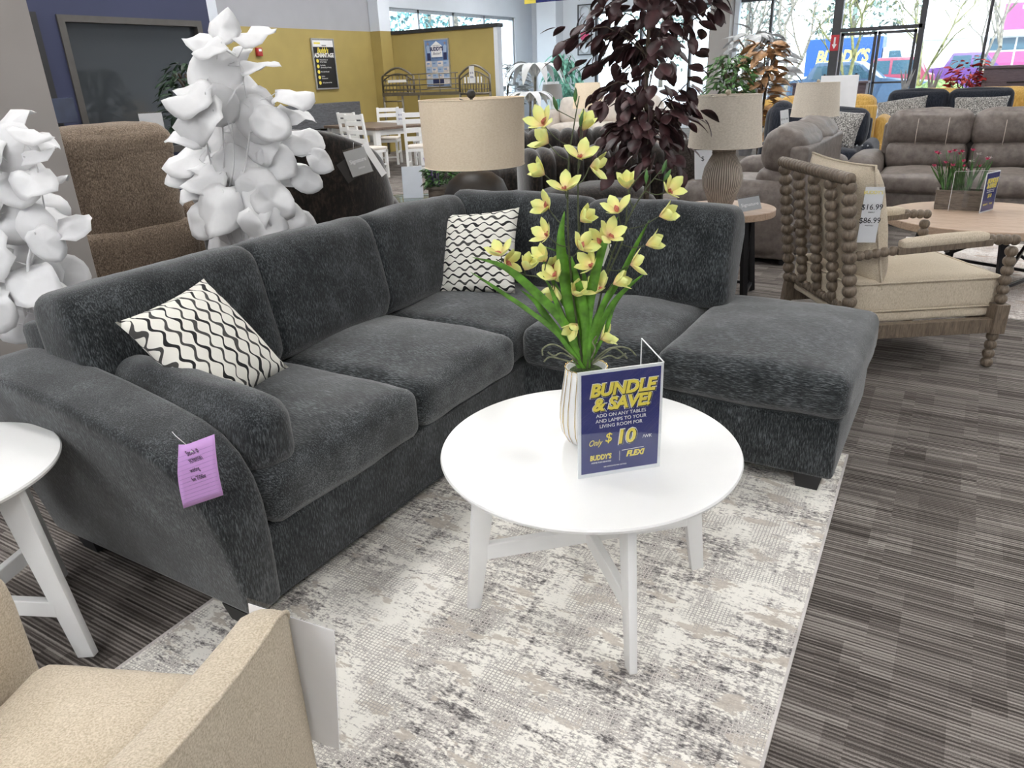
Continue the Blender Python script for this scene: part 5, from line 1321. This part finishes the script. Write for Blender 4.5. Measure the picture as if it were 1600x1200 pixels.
# ------------------------------------------------------------------ dining set
DA = math.radians(-19.4); DC = V((-9.02, 10.50, 0))
DT = thing('dining_table', 'white dining table with a brown top before the bunk bed', 'table', DC, DA)
MB().box((-.90, -.50, .72), (.90, .50, .76), .006).obj('table_top', 'brown_top', DT, smooth=False)
MB().box((-.82, -.42, .63), (.82, .42, .72)).obj('apron', 'white_paint', DT, smooth=False)
for x in (-.80, .80):
    for y in (-.42, .42): MB().box((x - .045, y - .045, 0), (x + .045, y + .045, .72), .004).obj('leg', 'white_paint', DT, smooth=False)
def chair():
    T = thing('dining_chair', '', 'chair', (0, 0, 0))
    for x in (-.19, .19):
        m = MB(); m.bar((x, .20, 0), (x, .20, .46), .04, .04, (0, 1, 0)); m.bar((x, .20, .46), (x, .27, 1.0), .04, .035, (0, 1, 0)); m.obj('back_post', 'white_paint', T, smooth=False)
        MB().box((x - .02, -.20, 0), (x + .02, -.16, .44)).obj('leg', 'white_paint', T, smooth=False)
        MB().box((x - .012, -.18, .20), (x + .012, .20, .23)).obj('stretcher', 'white_paint', T, smooth=False)
    for k, z in enumerate((.60, .73, .86, .955)):
        y = .21 + (z - .46) * .125; MB().box((-.18, y - .01, z - .035), (.18, y + .012, z + .035), .004).obj('slat', 'white_paint', T, smooth=False)
    MB().box((-.21, -.21, .40), (.21, .21, .445), .004).obj('seat_frame', 'white_paint', T, smooth=False)
    m = MB(); m.cushion((0, 0, .465), (.42, .42, .05), .02, (0, 0, .01), n=8, wr=0); m.obj('seat', 'cream_leather', T)
    MB().box((-.19, -.185, .12), (.19, -.165, .15)).obj('front_stretcher', 'white_paint', T, smooth=False)
    return T
ch0 = chair(); first_used = False
for (x, y), d, lab in (((-8.30, 9.50), (.1, 1), 'white ladder-back dining chair nearest the camera, left of the table leg'), ((-8.98, 10.08), (.1, 1), 'white ladder-back dining chair half hidden behind the nearest one'),
                   ((-9.42, 11.33), (.5, -.9), 'white ladder-back dining chair on the far side beside the standing card'), ((-7.62, 9.95), (-.45, .75), 'white ladder-back dining chair right of the near table leg'), ((-8.60, 11.50), (.1, -1), 'white ladder-back dining chair partly hidden by the drum lamp shade')):
    c = ch0 if not first_used else copy_tree(ch0); first_used = True
    c.location = (x, y, 0); c.rotation_euler = (0, 0, face(*d)); c['label'] = lab; c['group'] = 'white dining chairs'
price_card('white price card standing on the dining table', (-8.32, 10.28, 1.03), (-8.22, 10.36, 1.03), .26, [('$16', 0, .4, .04, 'print_blue'), ('$86', 0, .65, .04, 'print_blue')])

# ------------------------------------------------------------------ small things behind the sofa, left of the drum lamp
GT = thing('glass_table', 'round glass-topped table behind the sofa back', 'table', (-4.0, 5.03, 0))
MB().lathe([(.37, .50), (.375, .505), (.375, .515), (.37, .52)], seg=64).obj('table_top', 'table_glass', GT, smooth='auto')
MB().tube([V((.367 * math.cos(a * PI / 24), .367 * math.sin(a * PI / 24), .503)) for a in range(49)], .008, 6, cap=False).obj('rim', 'alu', GT)
for k in range(3):
    a = k * 2.094 + .4; MB().tube([(.33 * math.cos(a), .33 * math.sin(a), .003), (.33 * math.cos(a),   .33 * math.sin(a), .50)], .012, 8).obj('leg', 'alu', GT)
gb = thing('sign_board', 'plain grey-backed display board on the glass table', 'sign', (-4.02, 5.1, .521)); m = MB(); m.box((-.085, -.006, 0), (.085, .006, .26), .002, M=Matrix.Rotation(.55, 4, 'Z') @ Matrix.Rotation(-.12, 4, 'X')); m.obj('board', 'pillar_white', gb, smooth=False)
LP = thing('planter', 'grey planter box with green foliage and lavender beside the drum lamp', 'planter', (-3.60, 4.96, .521), .5)
m = MB(); m.prism([(-.11, -.08), (.11, -.08), (.11, .08), (-.11, .08)], .13); m.obj('box', 'box_wood', LP, smooth=False)
MB().box((-.125, -.095, .12), (.125, .095, .14)).obj('rim', 'bark_pale', LP, smooth=False)
rnd = random.Random(4)
leafy(LP, 'foliage', 'leaf_mid', [V((rnd.uniform(-.13, .13), rnd.uniform(-.10, .10), rnd.uniform(.14, .28))) for _ in range(260)], .05, .03, 31, droop=.5)
leafy(LP, 'upper_leaf', 'leaf_green', [V((rnd.uniform(-.06, .10), rnd.uniform(-.06, .06), rnd.uniform(.22, .34))) for _ in range(70)], .06, .018, 32, droop=-.6)
for k in range(9):
    x = rnd.uniform(-.14, -.02); y = rnd.uniform(-.05, .05); m = MB(); m.tube([(x * .7, y, .14), (x, y, .34 + rnd.uniform(0, .07))], .006, 6); m.obj('lavender_spike', 'lavender', LP)
LG = V((-3.75, 4.72, 0))

# ------------------------------------------------------------------ far seating
sofa('navy armless-looking accent sofa with nailhead trim and a boucle pillow', (-1.66, 10.05, 0), 0, 1.35, .9, 1, mat='navy_weave', aw=.16, ah=.56, bh=.92, recl=False, sd=60)
NS = [x for x in COL.objects if x.get('label', '').startswith('navy armless')][0]; NS['label'] = 'small navy sofa with nailhead trim behind the tray table'
part_c(NS, 'wing', 'navy_weave', (-.72, .5, .3), (-.36, .85, 1.0), .16, (.02, .02, .02), n=12)
for i in range(22):
    x = -.62 + i * .059; MB().sphere((x, -.012, .535), .010, 6, 4).obj('nail', 'alu', NS)
bq = MB().pillow(.50, .46, .17, seed=8).obj('throw_pillow', 'boucle'); bq.matrix_world = frame_from((-1.68, 10.42, .93), (-1.26, 10.38, .88), (-1.60, 10.25, .52)); tag(bq, 'black and white boucle pillow on the small navy sofa by the lamp', 'pillow')
price_card('white price card hanging on the small navy sofa', at(1219, 173, y=9.9), at(1232, 171, y=9.9), .30, [('$16.99', 0, .35, .03, 'print_black'), ('$86.99', 0, .55, .03, 'print_black')], down=(.35, 0, -1), tie=(.05, .35, .0))
sofa('mustard yellow sofa seen from behind, beyond the small navy sofa', (-1.95, 13.3, 0), PI, 1.75, .95, 2, mat='mustard', aw=.2, ah=.7, bh=1.0, recl=False, sd=70)
my = part_c([x for x in COL.objects if x.get('label', '').startswith('mustard yellow')][0], 'arm_roll', 'mustard', (.60, .45, .6), (.95, .98, .98), .13, (.02, .02, .02), n=12)
sofa('wide navy sofa with two boucle pillows behind the taupe sofa', (-.42, 13.9, 0), 0, 2.0, .95, 2, mat='navy_weave', aw=.12, ah=.6, bh=1.0, recl=False, sd=80)
sofa('mustard sofa peeking out behind the wide navy sofa', (-.20, 15.1, 0), 0, 2.35, .9, 2, mat='mustard', aw=.2, ah=.75, bh=.965, recl=False, sd=90)
for (u0, v0, u1, v1, u2, v2), lab in (((1379, 165, 1434, 157, 1382, 190), 'left boucle pillow on the wide navy sofa'), ((1494, 156, 1562, 154, 1500, 190), 'right boucle pillow on the wide navy sofa')):
    o = MB().pillow(.74, .46, .17, seed=9).obj('throw_pillow', 'boucle'); A, B_, C_ = at(u0, v0, y=14.2), at(u1, v1, y=14.2), at(u2, v2, y=14.0); o.matrix_world = frame_from(A, B_, C_); tag(o, lab, 'pillow')
dr = thing('dresser', 'tall plum-brown plank dresser at the right edge before the windows', 'dresser', (.72, 16.3, 0))
MB().box((-.72, 0, .05), (.9, .5, 1.27)).obj('body', 'plum_board', dr, smooth=False); MB().box((-.75, -.03, 1.27), (.93, .5, 1.31), .004).obj('table_top', 'plum_board', dr, smooth=False)
for z in (.12, .50, .88): 
    dd = MB().box((-.66, -.02, z), (.84, -.001, z + .34), .004).obj('drawer', 'plum_board', dr, smooth=False); MB().box((-.35, -.04, z + .15), (-.05, -.02, z + .17)).obj('handle', 'black_metal', dd, smooth=False)
MB().box((-.66, .02, .0), (.84, .46, .05)).obj('plinth', 'plate_black', dr, smooth=False)
price_card('white price card standing on the plank dresser, right of the red flowers', (.66, 16.35, 1.56), (.86, 16.35, 1.57), .24, [('$16.99', 0, .35, .05, 'print_black'), ('$86.99', 0, .6, .05, 'print_black')])
price_card('white price card at the right end of the plank dresser', (.98, 16.35, 1.60), (1.18, 16.35, 1.61), .28, [('$16.99', 0, .35, .05, 'print_black')])
# red flowers, pampas
RF = thing('red_flowers', 'tall red artificial flowers beside the plank dresser', 'artificial plant', (-.26, 16.5, 0))
MB().lathe([(.10, 0), (.15, .5), (.10, .8), (.08, .8), (.08, .7), (.01, .7)], seg=24).obj('vase', 'pot_grey', RF, smooth='auto')
rnd = random.Random(6); leafy(RF, 'blossom', 'red_petal', [V((rnd.uniform(-.25, .25), rnd.uniform(-.2, .2), rnd.uniform(.85, 1.15) + (rnd.uniform(0, .42) if k % 2 else 0))) for k in range(200)], .12, .08, 33, droop=.3)
for k in range(6): MB().tube([(0, 0, .7), (-.24 + .1 * k, 0, 1.05 + .06 * k)], .01, 5).obj('stem', 'leaf_dark', RF)
for (x, y, lab) in ((-1.3, 17.6, 'grey pampas grass plume near the entrance, left one'), (-.80, 17.0, 'grey pampas grass plume near the red flowers')):
    T = thing('pampas_grass', lab, 'artificial plant', (x, y, 0)); MB().lathe([(.08, 0), (.12, .4), (.07, .7), (.06, .7), (.01, .68)], seg=20).obj('vase', 'pot_grey', T, smooth='auto')
    for k in range(7):
        a = k * .9; m = MB(); strap(m, [(0, 0, .65), (.04 * math.cos(a), .04 * math.sin(a), .95), (.14 * math.cos(a), .10 * math.sin(a), 1.30)], .045, (1, .2, 0)); m.obj('plume', 'leaf_silver', T)
# dark board display behind the farther lamp
pb = thing('display_cabinet', 'dark low cabinet near the entrance behind the farther lamp', 'cabinet', (-3.25, 16.6, 0)); MB().box((0, 0, .05), (1.35, .4, 1.08), .01).obj('body', 'plum_board', pb, smooth=False); MB().box((-.03, -.03, 1.08), (1.38, .42, 1.12)).obj('top', 'plum_board', pb, smooth=False); MB().box((.05, .03, 0), (1.3, .37, .05)).obj('plinth', 'plate_black', pb, smooth=False)
for x in (.45, .9): MB().box((x, -.012, .10), (x + .01, -.001, 1.04)).obj('door_gap', 'plate_black', pb, smooth=False)
wb = thing('sign_board', 'white board leaning behind the farther lamp shade', 'sign', (-1.65, 11.6, 0)); MB().box((-.26, 0, .55), (.22, .02, 1.30), .003).obj('board', 'paper', wb, smooth=False)
for x in (-.22, .18): MB().box((x - .015, .02, 0), (x + .015, .05, 1.32)).obj('post', 'black_metal', wb, smooth=False)
# far lamps, cream sofa, wall art, hanging sign
def simple_lamp(label, pos, r0, r1, z0, z1, mat):
    T = thing('table_lamp', label, 'lamp', pos); MB().lathe([(r0, z0), (r1, z1), (r1 - .01, z1), (r0 - .01, z0)], seg=32, cap=False).obj('lamp_shade', mat, T, smooth='auto'); MB().lathe([(.08, 0), (.10, .02), (.05, .1), (.07, .22), (.02, .32), (.015, z1 - .02)], seg=20).obj('lamp_base', 'porcelain', T)
    return T
sofa('cream sofa far behind the orchid', (-6.6, 14.6, 0), face(.1, -1), 2.6, .95, 3, mat='cream_leather', aw=.22, ah=.75, bh=.98, recl=False, sd=100)
for pos, r, lab in (((-8.85, 16.9, .55), .26, 'ribbed grey lamp shade far back near the white palms'), ((-9.35, 17.8, .60), .24, 'bright white lamp shade farthest back near the white corner')):
    T = thing('console_table', 'pale table holding the ' + lab.split(' far')[0], 'table', (pos[0], pos[1], 0)); MB().box((-.3, -.3, pos[2] - .03), (.3, .3, pos[2] - .001)).obj('table_top', 'pillar_white', T, smooth=False)
    for sx in (-.27, .27):
        for sy in (-.27, .27): MB().box((sx - .02, sy - .02, 0), (sx + .02, sy + .02, pos[2] - .03)).obj('leg', 'pillar_white', T, smooth=False)
    simple_lamp(lab, pos, r, r * .85, .36, .69, 'pillar_taupe' if 'ribbed' in lab else 'leaf_white')
T = thing('console_table', 'dark table holding the far beige lamp', 'table', (-5.15, 11.0, 0)); MB().box((-.3, -.3, .57), (.3, .3, .599)).obj('table_top', 'brown_top', T, smooth=False)
for sx in (-.27, .27):
    for sy in (-.27, .27): MB().box((sx - .02, sy - .02, 0), (sx + .02, sy + .02, .57)).obj('leg', 'black_metal', T, smooth=False)
simple_lamp('beige lamp shade far back, between the orchid and the burgundy tree', (-5.15, 11.0, .60), .23, .19, .36, .72, 'shade_tan')
WA = thing('wall_art', 'tall narrow metal frame art with linked circles on the white wall', 'wall art', (-9.62, 20.35, 2.55))
for x in (-.2, .2): MB().box((x - .012, -.015, -.62), (x + .012, .015, .62)).obj('frame', 'frame_dark', WA, smooth=False)
for z in (-.62, .62): MB().box((-.21, -.015, z - .012), (.21, .015, z + .012)).obj('frame', 'frame_dark', WA, smooth=False)
for z, r in ((.45, .14), (.16, .12), (-.15, .15), (-.45, .13)): MB().tube([V((r * math.cos(a * PI / 16), 0, z + r * math.sin(a * PI / 16))) for a in range(33)], .016, 6, cap=False).obj('ring', 'frame_silver', WA)
MB().lathe([(.13, 0), (.13, .006)], seg=24, M=Matrix.Translation((0, .0, -.15)) @ Matrix.Rotation(PI / 2, 4, 'X')).obj('disc', 'pink_petal', WA, smooth=False)
HS = thing('hanging_sign', 'blue and yellow sign hanging from the ceiling at the top edge', 'sign', (-7.35, 14.0, 0)); X_ = V((.93, .0, .02))
MB().box((-.55, -.01, 2.74), (.52, .01, 3.2)).obj('board', 'print_blue', HS, smooth=False); MB().box((-.55, -.013, 2.735), (-.30, -.0101, 2.90)).obj('corner_print', 'print_yellow', HS, smooth=False); MB().box((-.28, -.013, 2.79), (.45, -.0101, 2.82)).obj('print_line', 'print_white', HS, smooth=False)
for x in (-.5, .48): MB().tube([(x, 0, 3.2), (x, 0, CH)], .004, 5).obj('cable', 'alu', HS)
AR = thing('exit_arrow_sign', 'red sticker with a white down arrow on the door post', 'sign', (-3.15, YB - .092, 1.90)); MB().box((-.09, -.006, -.17), (.09, .0, .17)).obj('plate', 'red', AR, smooth=False)
MB().prism([(-.02, .12), (.02, .12), (.02, -.03), (.055, -.03), (0, -.13), (-.055, -.03), (-.02, -.03)], .003, axis='y', base=-.010).obj('arrow', 'print_white', AR, smooth=False)

# ------------------------------------------------------------------ outside
gnd = MB().box((-70, YB + .12, -.35), (60, 95, -.25)).obj('ground', 'asphalt', smooth=False); struct(gnd)
gn2 = MB().box((-40, -10, -.12), (XL - .2, YB + .12, -.02)).obj('ground_side', 'asphalt', smooth=False); struct(gn2)
def car(name, label, pos, rz, mat, L_=4.8, H_=1.75, Wd=1.9, cab=(.30, .80), bed=False, hood=1.0, cat='car'):
    T = thing(name, label, cat, pos, rz)
    h0 = .38; bh_ = hood; x0, x1 = -L_ / 2, L_ / 2; c0, c1 = x0 + cab[0] * L_, x0 + cab[1] * L_
    pts = [(x0, h0), (x1, h0), (x1 + .02, bh_ * .7), (x1 - .12, bh_ * .92), (c1 + .05, bh_), (c1 - .55, H_ - .06), (c1 - .8, H_), (c0 + .25, H_), (c0, bh_ + .05), (x0 + .05, bh_), (x0, bh_ * .8)]
    m = MB(); m.prism(pts, Wd, axis='y', base=-Wd / 2, bev=.06); m.obj('body', mat, T, smooth='auto')
    wp = [(c1 - .12, bh_ + .05), (c1 - .62, H_ - .12), (c0 + .30, H_ - .12), (c0 + .16, bh_ + .05)]; mid = (c0 + c1) / 2
    for s in (-1, 1):
        for a, b_ in ((mid + .05, None), (None, mid - .05)):
            q = [(max(x, a) if a is not None else min(x, b_), z) for x, z in wp]
            m = MB(); m.prism(q, .02, axis='y', base=s * Wd / 2 - .012); m.obj('side_window', 'car_glass', T, smooth=False)
        for wx in (x0 + .85, x1 - .85):
            MB().lathe([(.36, 0), (.37, .03), (.37, .20), (.36, .23)], seg=28, M=Matrix.Translation((wx, s * (Wd / 2 - .10) - .115, .37)) @ Matrix.Rotation(-PI / 2, 4, 'X')).obj('tyre', 'tyre', T, smooth='auto')
            MB().lathe([(.22, 0), (.22, .25)], seg=20, M=Matrix.Translation((wx, s * (Wd / 2 - .10) - .125, .37)) @ Matrix.Rotation(-PI / 2, 4, 'X')).obj('hubcap', 'alu', T, smooth='auto')
    return T
BT = thing('box_truck', 'blue delivery box truck with yellow lettering parked outside the entrance', 'truck', (-6.35, 55, -.25))
MB().box((-3.6, -1.15, .75), (.8, 1.15, 3.15), .05).obj('cargo_box', 'truck_blue', BT, smooth=False); MB().box((-3.6, -1.19, .72), (.8, 1.19, .98)).obj('skirt', 'car_white', BT, smooth=False)
MB().prism([(.85, .5), (3.1, .5), (3.1, 1.3), (2.3, 1.55), (1.9, 2.45), (.85, 2.5)], 2.1, axis='y', base=-1.05, bev=.06).obj('cab', 'car_white', BT, smooth='auto')
MB().prism([(1.2, 1.5), (2.1, 1.5), (1.8, 2.3), (1.2, 2.3)], .02, axis='y', base=-1.065).obj('side_window', 'car_glass', BT, smooth=False)
for wx in (-2.5, 2.2): MB().lathe([(.42, 0), (.44, .03), (.44, .25), (.42, .28)], seg=28, M=Matrix.Translation((wx, -1.15, .44)) @ Matrix.Rotation(-PI / 2, 4, 'X')).obj('tyre', 'tyre', BT, smooth='auto')
Fm = Matrix((V((1, 0, 0)), V((0, 0, 1)), V((0, -1, 0)))).transposed().to_4x4(); Fm.translation = V((-1.45, -1.16, 2.05))
write("BUDDY'S", 1.0, Fm, 'print_yellow', BT, off=.035, shear=.2, xs=.75, align='CENTER')
car('car', 'light blue pickup truck parked outside the left door leaf', (-3.95, 30.0, -.25), 0, 'car_blue', 5.2, 1.75, cab=(.25, .68), hood=1.15)
car('car', 'red car with a white roof parked outside the right door leaf', (-3.75, 38.0, -.25), PI, 'car_red', 4.0, 1.85, cab=(.10, .72), hood=1.15)
car('car', 'purple pickup truck parked outside right of the doors', (-1.15, 43.0, -.25), 0, 'car_purple', 5.6, 1.95, cab=(.42, .80), hood=1.25)
hd = MB(); hd.sphere((0, 0, .30), 1.0, 40, 24, (.95, .8, .85))
for v in hd.bm.verts: v.co += noise.noise_vector(v.co * 6) * .12
ho = hd.obj('hedge', 'hedge'); ho.location = (-1.05, 25.8, -.25); tag(ho, 'round clipped green hedge outside right of the doors', 'hedge')
SHOP = thing('shop_building', 'low white shop building with a magenta sign across the car park', 'building', (2.6, 60, -.25))
MB().box((-6.5, 0, 0), (22, 8, 5.4)).obj('wall', 'shop_white', SHOP, smooth=False); MB().box((-6.6, -.4, 5.4), (22.1, 8.1, 5.6)).obj('roof', 'shop_white', SHOP, smooth=False); MB().box((-6.6, -.5, 2.9), (3, .0, 3.0)).obj('canopy', 'frame_silver', SHOP, smooth=False)
ms = MB().box((-2.1, -.15, 3.25), (7.5, -.01, 4.75)).obj('sign', 'magenta', SHOP, smooth=False)
Fm = Matrix((V((1, 0, 0)), V((0, 0, 1)), V((0, -1, 0)))).transposed().to_4x4(); Fm.translation = V((1.55, -.17, 4.0)); write('T Mobile', 1.5, Fm, 'print_white', SHOP, off=.04)
for i, x in enumerate((-2.6, -1.1, .5, 2.1, 3.7)):
    w_ = MB().box((x, -.05, .3), (x + 1.4, -.01, 2.0)).obj('window', 'magenta' if i != 9 else 'car_glass', SHOP, smooth=False); MB().box((x, -.05, 2.1), (x + 1.4, -.01, 2.8)).obj('window', 'car_glass', SHOP, smooth=False)
def bare_tree(label, pos, H_, seed, mat='bark_pale', n=4, moss=True):
    rnd = random.Random(seed); T = thing('bare_tree', label, 'tree', (pos[0], pos[1], -.25))
    def grow(p, d, L_, r, depth, m):
        q = p + d * L_; mid = (p + q) / 2 + V((rnd.uniform(-.1, .1), rnd.uniform(-.1, .1), 0)) * L_
        m.tube([p, mid, q], [r, r * .85, r * .7], 5, cap=False)
        if depth:
            for k in range(3 if depth > 1 else 4):
                nd = (d + V((rnd.uniform(-.8, .8), rnd.uniform(-.8, .8), rnd.uniform(-.25, .55)))).normalized(); grow(q if k else mid, nd, L_ * rnd.uniform(.6, .85), r * .6, depth - 1, m)
    m = MB(); grow(V((0, 0, 0)), V((rnd.uniform(-.1, .1), 0, 1)), H_ * .28, .07 * H_ / 6, 5, m); m.obj('trunk', mat, T)
    return T
for i, (x, y, h_, mt, lab) in enumerate(((-3.4, 25.8, 6.5, 'moss_bark', 'mossy bare street tree outside the left door leaf'), (-1.55, 26.0, 6.0, 'moss_bark', 'mossy bare street tree outside the right door leaf'), (.1, 27.2, 7, 'bark_pale', 'pale bare tree leaning right outside the entrance'),
        (-5.6, 26.5, 8, 'bark_pale', 'pale bare tree outside the panes left of the entrance'), (-8.1, 30.5, 8, 'bark_pale', 'pale bare tree behind the grey front pillar'), (-10.2, 36, 9, 'bark_pale', 'pale bare tree outside the far left front windows'), (2.6, 31, 8, 'bark_pale', 'pale bare tree at the right side of the car park'))):
    bare_tree(lab, (x, y, -.03), h_, 50 + i, mt)
# wooded backdrop: tall leafy trees far behind the car park and beside the left windows
def crown_tree(label, pos, H_, R_, mat, seed, n=260):
    rnd = random.Random(seed); T = thing('leafy_tree', label, 'tree', pos); MB().tube([(0, 0, 0), (.1, 0, H_ * .5), (0, .1, H_ * .9)], [.25, .18, .06], 8).obj('trunk', 'bark_pale', T)
    m = MB()
    for i in range(n):
        a, t = rnd.uniform(0, 6.28), rnd.random(); r = R_ * math.sin(PI * (.1 + .85 * t)) ** .5 * rnd.random() ** .4; p = V((r * math.cos(a), r * math.sin(a), H_ * (.12 + .9 * t)))
        k = R_ * .10
        for j in range(5):
            d = V((rnd.uniform(-1, 1), rnd.uniform(-1, 1), rnd.uniform(-1, 1))); m.leaf(p + d * k, d, (rnd.uniform(-1, 1), rnd.uniform(-1, 1), 1), k * 1.3, k * .8, n=2)
    m.obj('crown', mat, T)
for i in range(9): crown_tree('pale evergreen tree in the row far behind the car park', (-40 + i * 9.5, 82 + (i % 2) * 2, -.25), 17 + (i % 4) * 1.5, 4.5, 'foliage_far', 200 + i)
for x in COL.objects:
    if x.get('label', '').startswith('pale evergreen tree'): x['group'] = 'trees behind the car park'
for i in range(6):
    crown_tree('blue-green tree outside the far left windows', (-16.5 - (i % 2) * 3.0, 13.5 + i * 2.6, -.02), 6.5, 1.6, 'foliage_blue', 300 + i, 200)
for x in COL.objects:
    if x.get('label', '').startswith('blue-green tree'): x['group'] = 'trees outside the left windows'
